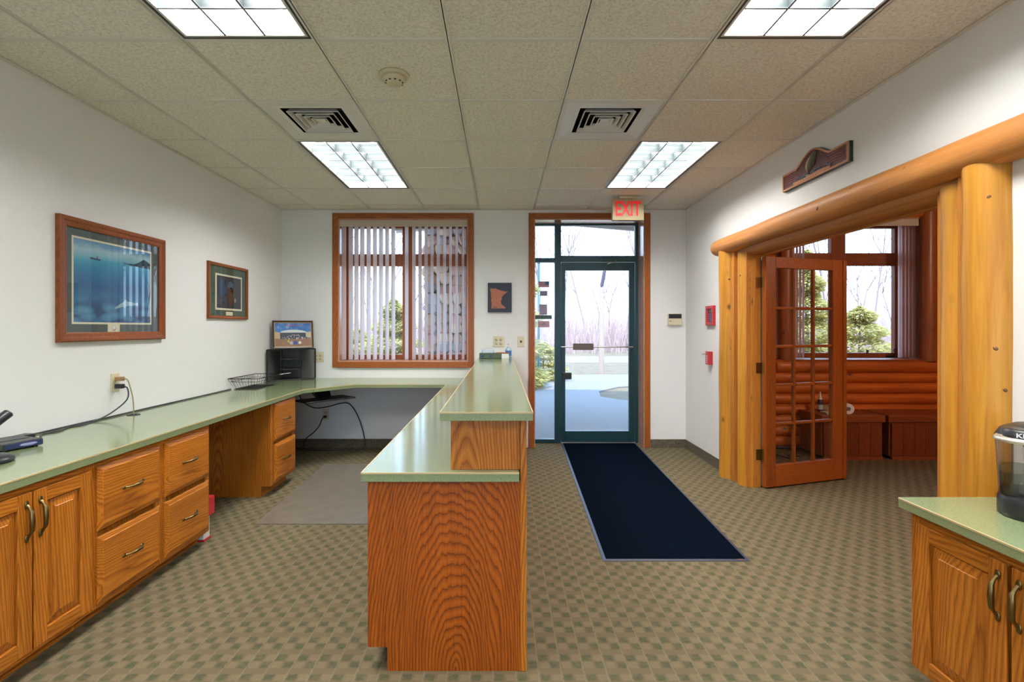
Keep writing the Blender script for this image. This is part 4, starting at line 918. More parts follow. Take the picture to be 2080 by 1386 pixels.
# thermostat, red frame, pull station
r = E('keypad', 'beige keypad with dark display between the door and the corner', 'keypad', (1.953, YB, 1.376))
P('housing', MB().box(1.873, 2.028, YB - .028, YB, 1.376, 1.508), M['alm'], r, bev=.005)
P('display', MB().box(1.880, 2.022, YB - .0305, YB - .0275, 1.453, 1.502), M['black'], r, bev=.003)
P('button', MB().box(1.888, 1.908, YB - .0295, YB - .0275, 1.418, 1.424), M['slot'], r)
WR = lambda u, w, z: (XR - w, u, z)
r = E('alarm_panel', 'red framed alarm panel with dark display on the right wall', 'alarm panel', (XR, 4.92, 1.37))
P('frame', frame_rings(WR, 4.792, 4.975, 1.372, 1.565, [(0, 0), (0, .022), (.005, .026), (.030, .026), (.034, .010), (.034, .002)]), M['red'], r)
dsp = P('display', MB(WR).box(4.82, 4.95, .002, .008, 1.40, 1.54), flat('panel_dark', (.04, .055, .085), .3), r)
for a in range(4):
    for k in range(3): P('key', MB(WR).box(4.838 + k * .036, 4.860 + k * .036, .008, .011, 1.412 + a * .022, 1.424 + a * .022), M['st_grey'], dsp)
P('lcd', MB(WR).box(4.835, 4.935, .008, .010, 1.505, 1.53), flat('panel_lcd', (.16, .22, .20), .3), dsp)
r = E('key_switch', 'small red key box with a key on the right wall below the alarm panel', 'key switch', (XR, 4.89, .985))
P('box', MB(WR).box(4.855, 4.925, 0, .045, .985, 1.115), M['red'], r, bev=.003)
for k in range(4): P('letter_mark', MB(WR).box(4.882, 4.900, .045, .0458, 1.000 + k * .021, 1.012 + k * .021), M['white'], r)
P('key', MB(WR).tube([(4.892, .045, 1.092), (4.892, .075, 1.092)], .004, 8).ell((4.892, .085, 1.092), (.004, .013, .011), 10, 6), M['chrome'], r)

# carved plaque over the log doorway
pq = E('carved_plaque', 'arched wooden plaque with carved leaping fish and ribbon above the log doorway', 'plaque', (XR, 3.264, 2.33))
def outline(ins):
    y0, y1, zb, zt = 2.922 + ins, 3.604 - ins, 2.333 + ins, 2.455 - ins; c = 3.264; hw = .175 - ins * .3; ah = .075; o = [(y0, zb), (y1, zb), (y1, zt)]
    for k in range(13):
        t = k / 12; y = c + hw - 2 * hw * t; o.append((y, zt + ah * math.sin(math.pi * t) ** 1.3))
    return o + [(y0, zt)]
def pl_prism(o, w0, w1): return MB(WR).add([(u, w0, z) for u, z in o] + [(u, w1, z) for u, z in o], [tuple(range(len(o) - 1, -1, -1)), tuple(range(len(o), 2 * len(o)))] + [(i, (i + 1) % len(o), len(o) + (i + 1) % len(o), len(o) + i) for i in range(len(o))])
P('back_board', pl_prism(outline(0), 0, .022), flat('plaque_green', (.006, .030, .024), .4), pq)
rim = MB(WR); a, b = outline(.001), outline(.014); n = len(a)
rim.rings([[(u, .022, z) for u, z in a], [(u, .030, z) for u, z in a], [(u, .030, z) for u, z in b], [(u, .022, z) for u, z in b]], True, False, False)
P('rim', rim, flat('plaque_rim', (.40, .16, .06), .45), pq)
P('carved_field', pl_prism(outline(.014), .022, .0245), flat('plaque_field', (.085, .018, .016), .55, bump_s=.8, bump_scale=55, var=.85), pq)
mb = MB(WR); fs = [(3.300, 2.372), (3.298, 2.392), (3.288, 2.416), (3.272, 2.440), (3.256, 2.462), (3.242, 2.482), (3.234, 2.497), (3.230, 2.503)]
mb.tube([(u, .028, z) for u, z in fs], [.006, .012, .019, .022, .021, .017, .011, .004], 12)
FISH = P('fish', mb, flat('plaque_fish', (.10, .10, .055), .5, var=.6, bump_scale=70), pq)
P('tail_fin', MB(WR).add([(3.300, .030, 2.378), (3.335, .033, 2.372), (3.318, .031, 2.360), (3.322, .033, 2.342), (3.292, .030, 2.362)], [(0, 1, 2, 3, 4)]), flat('plaque_fin', (.20, .17, .08), .5), FISH)
P('back_fin', MB(WR).add([(3.262, .031, 2.418), (3.238, .033, 2.416), (3.228, .033, 2.446), (3.244, .031, 2.452)], [(0, 1, 2, 3)]), M.get('x') or flat('plaque_fin', (.16, .14, .06), .5), FISH)
P('pale_belly', MB(WR).tube([(3.303, .034, 2.388), (3.300, .040, 2.414), (3.286, .043, 2.440), (3.270, .041, 2.464), (3.255, .036, 2.484)], [.003, .010, .012, .010, .004], 8), flat('plaque_belly', (.46, .40, .20), .5), FISH)
mb = MB(WR)
for k in range(16): u = 3.09 + .027 * k; mb.ell((u, .0262, 2.370 + .008 * math.sin(k * 1.7) + .014 * (1 - abs(k - 8) / 8)), (.024, .003, .007), 8, 4)
P('waves', mb, flat('plaque_water', (.025, .05, .075), .5), pq)
mb = MB(WR); rb = [(3.08, 2.352), (3.18, 2.358), (3.28, 2.354), (3.38, 2.350), (3.47, 2.355)]
for k in range(len(rb) - 1): mb.add([(rb[k][0], .031, rb[k][1] - .011), (rb[k + 1][0], .031, rb[k + 1][1] - .011), (rb[k + 1][0], .031, rb[k + 1][1] + .011), (rb[k][0], .031, rb[k][1] + .011), (rb[k][0], .026, rb[k][1] - .011), (rb[k + 1][0], .026, rb[k + 1][1] - .011), (rb[k + 1][0], .026, rb[k + 1][1] + .011), (rb[k][0], .026, rb[k][1] + .011)], [(0, 1, 2, 3), (3, 2, 6, 7), (0, 4, 5, 1)])
P('ribbon', mb, flat('plaque_ribbon', (.42, .15, .05), .5), pq)
mb = MB(WR)
for k in range(14):
    u = 3.10 + .026 * k; zc_ = 2.354 + .002 * math.sin(k)
    for q_ in range(3):
        a_ = u + .004 * q_; mb.box(a_, a_ + .0016, .031, .0318, zc_ - .005, zc_ + (.005 if (k + q_) % 2 else .001))
    mb.box(u, u + .009, .031, .0318, zc_ + (.003 if k % 2 else -.001), zc_ + (.005 if k % 2 else .001))
P('carved_letters', mb, flat('plaque_letters', (.55, .38, .25), .5), pq, kind='stuff')
mb = MB(WR)
for k in range(5):
    mb.tube(smooth_path([(2.96, .0255, 2.37 + k * .016), (3.04, .0265, 2.378 + k * .016), (3.12, .0255, 2.372 + k * .018)], 4), .0035, 5); mb.tube(smooth_path([(3.42, .0255, 2.372 + k * .016), (3.50, .0265, 2.378 + k * .016), (3.57, .0255, 2.37 + k * .014)], 4), .0035, 5)
P('carved_streaks', mb, flat('plaque_streak', (.26, .06, .055), .5), pq, kind='stuff')

# exit sign
ex = E('exit_sign', 'hanging EXIT sign with red letters in front of the entrance', 'sign', (1.279, 5.0, 2.425))
P('canopy', MB().box(1.19, 1.36, 4.965, 5.035, 2.645, ZC), M['ivory'], ex, bev=.004)
P('housing', MB().box(1.122, 1.440, 4.972, 5.028, 2.428, 2.644), flat('sign_cream', (.42, .34, .18), .45), ex, bev=.006)
M['exitred'] = emit('exit_red', (.62, .012, .016), .5)
text_mesh('letters', 'EXIT', .205, .001, M['exitred'], ex, Matrix.Translation((1.277, 4.970, 2.538)) @ Matrix.Rotation(R(90), 4, 'X'), 'red EXIT lettering', .62, .0045)
P('lamp_slot', MB().box(1.19, 1.40, 4.985, 5.0, 2.4255, 2.4285), M['black'], ex)

# ------------------------------------------------------------------ things on the left worktop
th = R(-20); mc = (-2.305, 2.335, TOPZ)
XM = lambda x, y, z: (mc[0] + x * math.cos(th) - y * math.sin(th), mc[1] + x * math.sin(th) + y * math.cos(th), mc[2] + z)
r = E('modem', 'dark blue and black modem lying on the near left worktop', 'modem', mc)
P('case', MB(XM).box(-.10, .095, -.075, .075, .005, .036), M['black'], r, bev=.006)
P('front_band', MB(XM).box(.0945, .099, -.072, .072, .008, .033), M['navy'], r, bev=.002)
P('light_window', MB(XM).ell((.099, .015, .021), (.0015, .035, .007), 12, 6), flat('modem_window', (.30, .30, .55), .2), r)
P('foot', MB(XM).box(.06, .08, -.06, -.045, 0, .006).box(.06, .08, .045, .06, 0, .006).box(-.08, -.06, -.06, -.045, 0, .006).box(-.08, -.06, .045, .06, 0, .006), M['black'], r)
P('vent_lid', MB(XM).box(-.09, .02, -.06, .06, .036, .038), flat('modem_lid', (.04, .045, .05), .5), r)
T('power_adapter', MB().box(-2.432, -2.375, 2.455, 2.53, TOPZ, TOPZ + .026), M['black'], 'small black power adapter on the worktop behind the modem', 'adapter', bev=.005)
r = E('cordless_phone', 'black cordless phone standing in its base at the left edge', 'phone', (-2.135, 2.06, TOPZ))
P('base', MB().rings([[(-2.135 + a * .085 * math.cos(t), 2.06 + a * .085 * math.sin(t), z) for t in [2 * math.pi * k / 24 for k in range(24)]] for a, z in ((.9, TOPZ), (1, TOPZ + .006), (.98, TOPZ + .016), (.75, TOPZ + .028), (.5, TOPZ + .032))]), M['black'], r)
P('handset', MB().tube([(-2.150, 1.955, TOPZ + .028), (-2.143, 1.99, TOPZ + .075), (-2.13, 2.03, TOPZ + .12), (-2.11, 2.065, TOPZ + .165), (-2.085, 2.10, TOPZ + .203), (-2.083, 2.103, TOPZ + .207)], [.018, .024, .023, .020, .019, .012], 10), M['black'], r)
P('base_screen', MB().box(-2.165, -2.125, 2.095, 2.125, TOPZ + .026, TOPZ + .029), M['navy'], r)

# wire basket
wb = E('wire_basket', 'open black wire basket on the left worktop before the mesh organizer', 'basket', (-2.325, 4.68, TOPZ))
bx0, bx1, by0, by1 = -2.42, -2.225, 4.505, 4.865; rx0, rx1, ry0, ry1 = -2.446, -2.175, 4.44, 4.93; zb, zr = TOPZ + .005, TOPZ + .105
def loop(p): return p + [p[0]]
P('rim', MB().tube(loop([(rx0, ry0, zr), (rx1, ry0, zr), (rx1, ry1, zr), (rx0, ry1, zr)]), .0035, 6).tube(loop([(rx0 + .01, ry0 + .025, zr - .03), (rx1 - .018, ry0 + .025, zr - .03), (rx1 - .018, ry1 - .025, zr - .03), (rx0 + .01, ry1 - .025, zr - .03)]), .002, 5), M['blackmetal'], wb)
P('base_frame', MB().tube(loop([(bx0, by0, zb), (bx1, by0, zb), (bx1, by1, zb), (bx0, by1, zb)]), .003, 6), M['blackmetal'], wb)
for k in range(15):
    t = k / 14; yb_, yr_ = by0 + (by1 - by0) * t, ry0 + (ry1 - ry0) * t
    P('wire', MB().tube([(rx0, yr_, zr), (bx0, yb_, zb), (bx1, yb_, zb), (rx1, yr_, zr)], .0014, 5), M['blackmetal'], wb)
for k in range(1, 9):
    t = k / 9; xb_, xr_ = bx0 + (bx1 - bx0) * t, rx0 + (rx1 - rx0) * t
    P('wire', MB().tube([(xr_, ry0, zr), (xb_, by0, zb), (xb_, by1, zb), (xr_, ry1, zr)], .0014, 5), M['blackmetal'], wb)
P('hanger_prong', MB().tube([(rx1, ry1 - .05, zr), (rx1 + .09, ry1 + .0, zr + .012)], .0018, 5).tube([(rx1, ry1 - .08, zr), (rx1 + .09, ry1 - .03, zr + .008)], .0018, 5), M['chrome'], wb)

# mesh corner organizer
mo = E('mesh_organizer', 'black steel mesh corner organizer with shelves on the worktop', 'organizer', (-2.25, 5.4, TOPZ))
A, B, C_, D = Vector((-2.435, 5.16, 0)), Vector((-2.425, 5.52, 0)), Vector((-2.225, 5.535, 0)), Vector((-2.045, 5.46, 0)); C2 = Vector((-2.175, 5.37, 0)); B2 = Vector((-2.34, 5.27, 0)); H = .338
def at(p, z): return (p.x, p.y, TOPZ + z)
def pn(p, q, z0=.004, z1=H - .004, n='mesh_panel'): P(n, MB().quad(at(p, z0), at(q, z0), at(q, z1), at(p, z1)), M['perf'], mo)
pn(A, B); pn(B, C_); pn(C_, D); pn(C_, C2); pn(B, B2)
poly = [A, B2, C2, D, C_, B]
P('bottom_plate', MB().prism([(p.x, p.y) for p in poly], TOPZ, TOPZ + .005), M['blackmetal'], mo)
P('top_plate', MB().prism([(p.x, p.y) for p in poly], TOPZ + H - .005, TOPZ + H), M['blackmetal'], mo)
for z in (.115, .225):
    P('shelf', MB().prism([(p.x, p.y) for p in (B2, C2, C_, B)], TOPZ + z, TOPZ + z + .004), M['blackmetal'], mo)
    P('shelf_lip', MB().tube([at(B2, z + .004), at(C2, z + .004)], .005, 6), M['blackmetal'], mo)
for p in (A, D): P('frame_tube', MB().tube([at(p, .006), at(p, H - .006)], .0085, 8), M['blackmetal'], mo)
for p in (B2, C2): P('frame_tube', MB().tube([at(p, .006), at(p, H - .006)], .005, 8), M['blackmetal'], mo)
for z in (.006, H - .006): P('frame_tube', MB().tube([at(A, z), at(B2, z), at(C2, z), at(D, z)], .0075, 8), M['blackmetal'], mo)

# leaning stadium photo on top of the organizer
e1 = (D - A); e1 = Vector((.345, .225, 0)).normalized(); nn = Vector((e1.y, -e1.x, 0)); tl = R(9)
o0 = Vector((-2.405, 5.225, TOPZ + H + .002))
def XP(u, w, z): p = o0 + e1 * u + nn * (w * math.cos(tl) - z * math.sin(tl)) + Vector((0, 0, w * math.sin(tl) + z * math.cos(tl))); return tuple(p)
ph = E('photo_frame', 'framed stadium photograph leaning on top of the mesh organizer', 'picture', tuple(o0 + e1 * .2))
W_, H_ = .412, .302
P('frame', MB(XP).rings([rect(0, W_, 0, H_, i, w) for i, w in [(0, 0), (0, .016), (.004, .018), (.016, .014), (.018, .008), (.018, .001)]], True, False, False), flat('dark_frame', (.05, .022, .014), .35), ph)
P('gold_liner', MB(XP).rings([rect(0, W_, 0, H_, i, w) for i, w in [(.017, .009), (.024, .008), (.024, .004)]], True, False, False), flat('gilt_liner', (.50, .33, .12), .35), ph)
P('backing', MB(XP).box(.004, W_ - .004, -.002, .002, .004, H_ - .004), M['dark'], ph)
def sky_photo():
    m, nt, b = new_mat('photo_sky'); tc = nt.nodes.new('ShaderNodeTexCoord'); n = tex_noise(nt, tc.outputs['Object'], 16, 4, .6)
    L(nt, ramp(nt, n, [(.35, (.02, .10, .36)), (.55, (.06, .22, .50)), (.72, (.45, .55, .66))]), b.inputs['Base Color']); return m
pc = P('photo', MB(XP).box(.022, W_ - .022, .002, .004, .022, H_ - .022), sky_photo(), ph)
def flatp(name, pts, w, col, var=0): P(name, MB(XP).add([(u, w, z) for u, z in pts], [tuple(range(len(pts)))]), flat('photo_' + name, col, .5, var=var, bump_scale=140), pc)
flatp('plaza', [(.022, .022), (.39, .022), (.39, .115), (.022, .115)], .0042, (.26, .15, .09))
flatp('hall', [(.075, .105), (.345, .105), (.345, .175), (.075, .175)], .0044, (.03, .05, .075), .4)
flatp('wing', [(.022, .11), (.075, .105), (.075, .172), (.022, .185)], .0045, (.48, .36, .22)); flatp('wing', [(.335, .125), (.39, .115), (.39, .185), (.335, .175)], .0045, (.52, .46, .36))
flatp('dome', [(.075, .172)] + [(.21 - .135 * math.cos(math.pi * k / 12), .172 + .032 * math.sin(math.pi * k / 12)) for k in range(13)] + [(.345, .172)], .0046, (.62, .68, .66))
mb = MB(XP); rnd = random.Random(3)
for k in range(46):
    u = .095 + rnd.random() * .23; z = .098 + rnd.random() * (.045 if abs(u - .21) < .07 else .018); mb.add([(u, .0048, z), (u + .006, .0048, z), (u + .006, .0048, z + .011), (u, .0048, z + .011)], [(0, 1, 2, 3)])
P('group_of_people', mb, flat('photo_people', (.55, .42, .45), .5, var=.5, bump_scale=200), pc, kind='stuff')
def disc(name, u, z, r_, col): flatp(name, [(u + r_ * math.cos(2 * math.pi * k / 14), z + r_ * math.sin(2 * math.pi * k / 14)) for k in range(14)], .0050, col)
disc('emblem', .185, .060, .019, (.45, .40, .42)); disc('emblem', .225, .060, .021, (.03, .07, .35)); disc('emblem', .272, .063, .016, (.66, .68, .66)); disc('emblem', .10, .055, .016, (.35, .18, .04)); disc('emblem', .355, .065, .015, (.28, .14, .10))
flatp('emblem', [(.145, .070), (.168, .066), (.166, .094), (.150, .090)], .0050, (.55, .50, .03))
for k in range(9): flatp('red_lettering', [(.13 + k * .018, .246), (.143 + k * .018, .246), (.143 + k * .018, .256), (.13 + k * .018, .256)], .0045, (.40, .06, .14))
P('easel_leg', MB(XP).box(W_ / 2 - .02, W_ / 2 + .02, -.010, -.003, .0, .2), M['dark'], ph)

# keyboard tray and its cords under the corner
kt = E('keyboard_tray', 'black keyboard tray on an arm below the diagonal worktop corner', 'keyboard tray', (-1.75, 4.85, .60))
e2 = Vector((.66, .75, 0)).normalized(); n2 = Vector((e2.y, -e2.x, 0)); oc = Vector((-1.80, 4.93, 0))
XK = lambda u, w, z: tuple(oc + e2 * u + n2 * w + Vector((0, 0, z)))
P('tray', MB(XK).box(-.26, .26, -.02, .23, .642, .656), M['black'], kt, bev=.004)
P('track', MB(XK).box(-.06, .06, -.25, .18, .736, .749), M['blackmetal'], kt)
P('arm', MB(XK).add([(-.09, .02, .735), (.09, .02, .735), (.06, .12, .656), (-.06, .12, .656), (-.09, -.06, .735), (.09, -.06, .735), (.06, .04, .656), (-.06, .04, .656)], [(0, 1, 2, 3), (7, 6, 5, 4), (0, 4, 5, 1), (1, 5, 6, 2), (2, 6, 7, 3), (3, 7, 4, 0)]), M['black'], kt)
YW = YB - .02
def wl(px, py, y=YW): return ((px - 1017) * y / 1006, y, CAMZ + (666 - py) * y / 1006)
cable('cable', 'black cord hanging in a loop below the keyboard tray down to the floor', 'cord', [wl(608, 803, 5.2), wl(617, 818, 5.35), wl(640, 829, 5.45), wl(668, 826, YW), wl(690, 820, YW), wl(710, 821, YW), wl(728, 848, YW), wl(740, 890, YW - .02), (-1.53, 5.50, .012), (-1.66, 5.46, .006), (-1.95, 5.42, .006), (-2.2, 5.44, .006)], .006, 'black')
cable('cable', 'black cord plugged into the low wall outlet under the worktop', 'cord', [(-1.965, YB - .03, .352), wl(655, 850, 5.50), wl(648, 866, 5.50), wl(636, 880, 5.50), wl(620, 893, 5.45), (-2.19, 5.45, .02), (-2.25, 5.43, .007)], .0055, 'black', MB().box(-1.980, -1.950, YB - .045, YB - .0085, .340, .366))

# red and white box in the knee space
rb_ = E('carton', 'narrow red and white carton standing in the knee space behind the drawer cabinet', 'carton', (-1.93, 3.18, 0))
P('body', MB().box(-1.985, -1.872, 3.118, 3.185, .012, .155), M['redwhite'], rb_)
P('lid', MB().box(-1.99, -1.848, 3.114, 3.200, .155, .27), M['red'], rb_, bev=.003); P('foot', MB().box(-1.99, -1.866, 3.115, 3.19, 0, .0118), M['red'], rb_)
P('print_mark', MB().box(-1.8718, -1.8712, 3.14, 3.165, .06, .068), M['slot'], rb_)

# things on the raised worktop
bk = E('book', 'thick green hardcover book lying at the far end of the raised worktop', 'book', (-.08, 5.30, 1.024))
P('cover', MB().box(-.225, .085, 5.20, 5.205, 1.0245, 1.075).box(-.225, .085, 5.20, 5.40, 1.0725, 1.0765).box(-.225, .085, 5.20, 5.40, 1.0245, 1.028), flat('book_cloth', (.075, .115, .065), .6), bk)
P('pages', MB().box(-.22, .080, 5.206, 5.395, 1.0285, 1.072), M['redwhite'], bk)
P('spine_label', MB().box(-.205, -.175, 5.1985, 5.1999, 1.036, 1.064).box(-.115, -.09, 5.1985, 5.1999, 1.036, 1.064), M['navy'], bk); P('white_label', MB().box(.010, .0855, 5.1982, 5.1999, 1.0246, 1.0763), M['white'], bk)
r = E('card_box', 'clear plastic card box standing on the green book', 'box', (-.13, 5.33, 1.0765))
P('tray', MB().box(-.20, -.07, 5.27, 5.39, 1.0765, 1.080).box(-.20, -.197, 5.27, 5.39, 1.080, 1.115).box(-.073, -.07, 5.27, 5.39, 1.080, 1.115).box(-.197, -.073, 5.27, 5.273, 1.080, 1.105).box(-.197, -.073, 5.387, 5.39, 1.080, 1.115), M['clear'], r)
P('cards', MB().box(-.19, -.08, 5.28, 5.38, 1.080, 1.092), M['white'], r)
T('pen', MB().tube([(-.05, 5.30, 1.082), (.08, 5.27, 1.082)], .005, 8).tube([(.08, 5.27, 1.082), (.095, 5.2665, 1.082)], [.0045, .001], 8), flat('pen_orange', (.45, .12, .04), .4), 'orange and red pen lying on the green book', 'pen')
r = E('sanitizer_bottle', 'small clear and blue pump bottle behind the green book', 'bottle', (.085, 5.44, 1.024)); q = (.085, 5.44, 1.024)
P('body', MB().lathe([(.001, 0), (.032, 0), (.034, .006), (.034, .085), (.016, .105), (.012, .112), (.001, .112)], q, 18), flat('gel_pale_blue', (.34, .50, .62), .15), r)
P('label', MB().lathe([(.0345, .018), (.0345, .075)], q, 18, caps=False), flat('label_blue', (.05, .16, .42), .4), r)
P('pump', MB().lathe([(.013, .112), (.013, .122), (.005, .124), (.005, .142), (.012, .144), (.012, .152), (.001, .152)], q, 14).box(q[0] - .03, q[0], q[1] - .004, q[1] + .004, q[2] + .144, q[2] + .150), M['white'], r)

# ------------------------------------------------------------------ coffee maker
kc = Vector((1.892, 1.715, .695)); fk = Vector((-.78, -.626, 0)).normalized(); rk = Vector((-fk.y, fk.x, 0))
KX = lambda u, w, z: tuple(kc + rk * u + fk * w + Vector((0, 0, z)))
km = E('coffee_maker', 'black single-cup coffee maker with clear water tank on the right worktop', 'coffee maker', tuple(kc))
def oval(a, b, z, cu=0, cw=0, n=24, pw=2.6):
    o = []
    for k in range(n):
        t = 2 * math.pi * k / n; c_, s_ = math.cos(t), math.sin(t)
        o.append((cu + a * math.copysign(abs(c_) ** (2 / pw), c_), cw + b * math.copysign(abs(s_) ** (2 / pw), s_), z))
    return o
P('base', MB(KX).rings([oval(.118, .14, 0), oval(.122, .145, .004), oval(.122, .145, .055), oval(.118, .14, .068)]), M['black'], km)
P('drip_tray', MB(KX).rings([oval(.065, .06, .068, .03, .07), oval(.065, .06, .074, .03, .07)]), M['chrome'], km)
P('tower', MB(KX).rings([oval(.085, .075, .068, .03, -.06), oval(.085, .075, .262, .03, -.06)]), M['black'], km)
P('brew_head', MB(KX).rings([oval(.045, .05, .175, .035, .04), oval(.072, .085, .20, .035, .03), oval(.090, .105, .255, .03, .02), oval(.092, .107, .262, .03, .02)]), M['black'], km)
P('lid', MB(KX).rings([oval(.128, .138, .262, 0, -.005), oval(.130, .140, .272, 0, -.005), oval(.118, .128, .294, 0, -.008), oval(.085, .09, .310, 0, -.01), oval(.02, .02, .314, 0, -.01)]), M['black'], km)
P('handle_ring', MB(KX).rings([oval(.098, .075, .262, -.02, .085), oval(.106, .083, .268, -.02, .085), oval(.100, .078, .278, -.02, .082), oval(.075, .055, .281, -.02, .078)]), flat('satin_silver', (.62, .58, .50), .3, .7), km)
P('badge', MB(KX).rings([oval(.080, .060, .276, -.02, .090), oval(.080, .060, .304, -.02, .090), oval(.06, .045, .308, -.02, .086)]), M['black'], km)
mw = Matrix(((rk.x, 0, fk.x, 0), (rk.y, 0, fk.y, 0), (0, 1, 0, 0), (0, 0, 0, 1))); cpos = Vector(KX(-.02, .1507, .290))
mw = Matrix.Translation(cpos) @ Matrix(((rk.x, 0, fk.x, 0), (rk.y, 0, fk.y, 0), (rk.z, 1, fk.z, 0), (0, 0, 0, 1)))
text_mesh('badge_lettering', 'KEURIG', .020, .0006, M['white'], km, mw, 'white lettering on the dark badge', 1.2, .0006)
P('water_tank', MB(KX).rings([oval(.040, .105, .060, -.078, -.01), oval(.052, .120, .262, -.076, -.01)], True, False), M['smoke'], km)
P('water', MB(KX).rings([oval(.036, .100, .070, -.078, -.01), oval(.0415, .108, .150, -.077, -.01)]), M['water'], km)
P('tank_rib', MB(KX).box(-.080, -.074, .07, .076, .07, .27), M['smoke'], km)

# ------------------------------------------------------------------ outside
def lawn_mat():
    m, nt, b = new_mat('dormant_lawn'); v = coords(nt, world=True); n = tex_noise(nt, v, 3, 4, .6); f = tex_noise(nt, v, 90, 3, .7)
    c = ramp(nt, n, [(.3, (.20, .155, .09)), (.6, (.27, .215, .14)), (.8, (.18, .18, .085))]); c = mix(nt, .6, c, ramp(nt, f, [(.3, (.6, .6, .6)), (.7, (1, 1, 1))]), 'MULTIPLY')
    L(nt, c, b.inputs['Base Color']); b.inputs['Roughness'].default_value = .95; bump(nt, b, f, .6, .03); return m
M['lawn'] = lawn_mat(); M['concrete'] = flat('concrete_walk', (.235, .222, .215), .85, bump_s=.3, bump_scale=120, var=.18)
S('ground_outside', MB().box(-90, 90, YO, 140, -.30, -.04), M['lawn'], 'dormant lawn outside the entrance running to the bare trees', 'ground')
S('added_terrace_outside', MB().box(-12, 12, -30, YR - .12, -.2, -.04), M['concrete'], 'unseen concrete terrace added behind the viewpoint to bounce sunlight indoors', 'ground')  # added out of view, throws sun up through the rear window
walk = [(-7, YO), (3.6, YO), (3.6, 8.4), (2.8, 9.0), (2.25, 9.35), (1.98, 9.8), (2.1, 10.6), (2.7, 11.4), (4.5, 12.2), (9, 12.9), (9, 15.0), (3.0, 14.4), (.6, 14.0), (-.3, 12.4), (-.6, 11.0), (-.9, 9.8), (-7, 9.6)]
S('sidewalk_outside', MB().prism(walk, -.10, -.012), M['concrete'], 'pale concrete walk in building shade curving into the sun', 'path')
S('road_outside', MB().box(-90, 90, 19.5, 24, -.06, -.03), flat('road_pale', (.25, .20, .165), .9), 'pale road crossing beyond the lawn', 'road')
S('roof_outside', MB().prism_axis([(-3.8, 3.05), (6.5, 3.05), (6.5, 3.35), (1.2, 5.4), (-3.8, 3.35)], -8, 14, 0), flat('roof_dark', (.16, .13, .11), .8), 'dark roof of the building above the rooms', 'roof')
po = E('porch_roof', 'low gabled porch roof with boarded underside over the entrance walk', 'roof', (1.5, 7.2, 3.0), kind='structure')
M['soffit'] = flat('soffit_board', (.34, .27, .20), .6); M['fascia'] = flat('fascia_board', (.62, .55, .52), .6)
def pz(x): return 3.21 - .085 * abs(x - .45)
for s in ((-1.81, .45), (.45, 3.1)):
    n = int((s[1] - s[0]) / .25)
    for k in range(12):
        ya = 6.5 + k * .17; a, b = s
        P('soffit_board', MB().add([(a, ya, pz(a)), (b, ya, pz(b)), (b, ya + .15, pz(b)), (a, ya + .15, pz(a)), (a, ya, pz(a) + .02), (b, ya, pz(b) + .02), (b, ya + .15, pz(b) + .02), (a, ya + .15, pz(a) + .02)], [(3, 2, 1, 0), (4, 5, 6, 7), (0, 1, 5, 4), (1, 2, 6, 5), (2, 3, 7, 6), (3, 0, 4, 7)]), M['soffit'], po)
    a, b = s
    P('fascia', MB().add([(a, 8.54, pz(a) - .03), (b, 8.54, pz(b) - .03), (b, 8.54, pz(b) + .22), (a, 8.54, pz(a) + .22), (a, 8.60, pz(a) - .03), (b, 8.60, pz(b) - .03), (b, 8.60, pz(b) + .22), (a, 8.60, pz(a) + .22)], [(0, 1, 2, 3), (7, 6, 5, 4), (3, 2, 6, 7), (1, 0, 4, 5), (0, 3, 7, 4), (1, 5, 6, 2)]), M['fascia'], po)
    P('roof_deck', MB().add([(a, 6.5, pz(a) + .022), (b, 6.5, pz(b) + .022), (b, 8.6, pz(b) + .022), (a, 8.6, pz(a) + .022), (a, 6.5, pz(a) + .24), (b, 6.5, pz(b) + .24), (b, 8.6, pz(b) + .24), (a, 8.6, pz(a) + .24)], [(3, 2, 1, 0), (4, 5, 6, 7), (0, 1, 5, 4), (1, 2, 6, 5), (2, 3, 7, 6), (3, 0, 4, 7)]), M['dark'], po)
# stone pillar
sp = E('stone_pillar', 'fieldstone pillar of rounded cobbles outside the blinds window', 'pillar', (-.80, 7.5, -.04), kind='structure')
P('mortar_core', MB().box(-1.07, -.56, 7.21, 7.80, -.05, 3.13), flat('mortar', (.13, .105, .09), .9), sp)
smats = [flat('stone_tan', (.70, .48, .34), .8, var=.25, bump_scale=14, bump_s=.2), flat('stone_rose', (.68, .39, .33), .8, var=.25, bump_scale=14, bump_s=.2), flat('stone_blue', (.46, .42, .42), .8, var=.25, bump_scale=14, bump_s=.2), flat('stone_brown', (.52, .33, .25), .8, var=.25, bump_scale=14, bump_s=.2)]
def ico(seed, mat):
    bm = bmesh.new(); bmesh.ops.create_icosphere(bm, subdivisions=2, radius=1)
    for v in bm.verts:
        p = v.co.copy(); n = noise.noise(p * 1.1 + Vector((seed * 7.7, 0, 0))); v.co = p * (1 + .30 * n)
        v.co.x = math.copysign(abs(v.co.x) ** .85, v.co.x); v.co.z = math.copysign(abs(v.co.z) ** .85, v.co.z)
    me = bpy.data.meshes.new('stone'); bm.to_mesh(me); bm.free()
    for p in me.polygons: p.use_smooth = True
    me.materials.append(mat); return me
stones = [ico(k, smats[k % 4]) for k in range(12)]
rs = random.Random(5)
def stone(x, y, z, sx, sy, sz, rz):
    o = bpy.data.objects.new('stone', rs.choice(stones)); COL.objects.link(o); o.parent = sp; o.location = Vector((x, y, z)) - OFF[sp.name]
    o.scale = (sx, sy, sz); o.rotation_euler = (0, 0, rz); return o
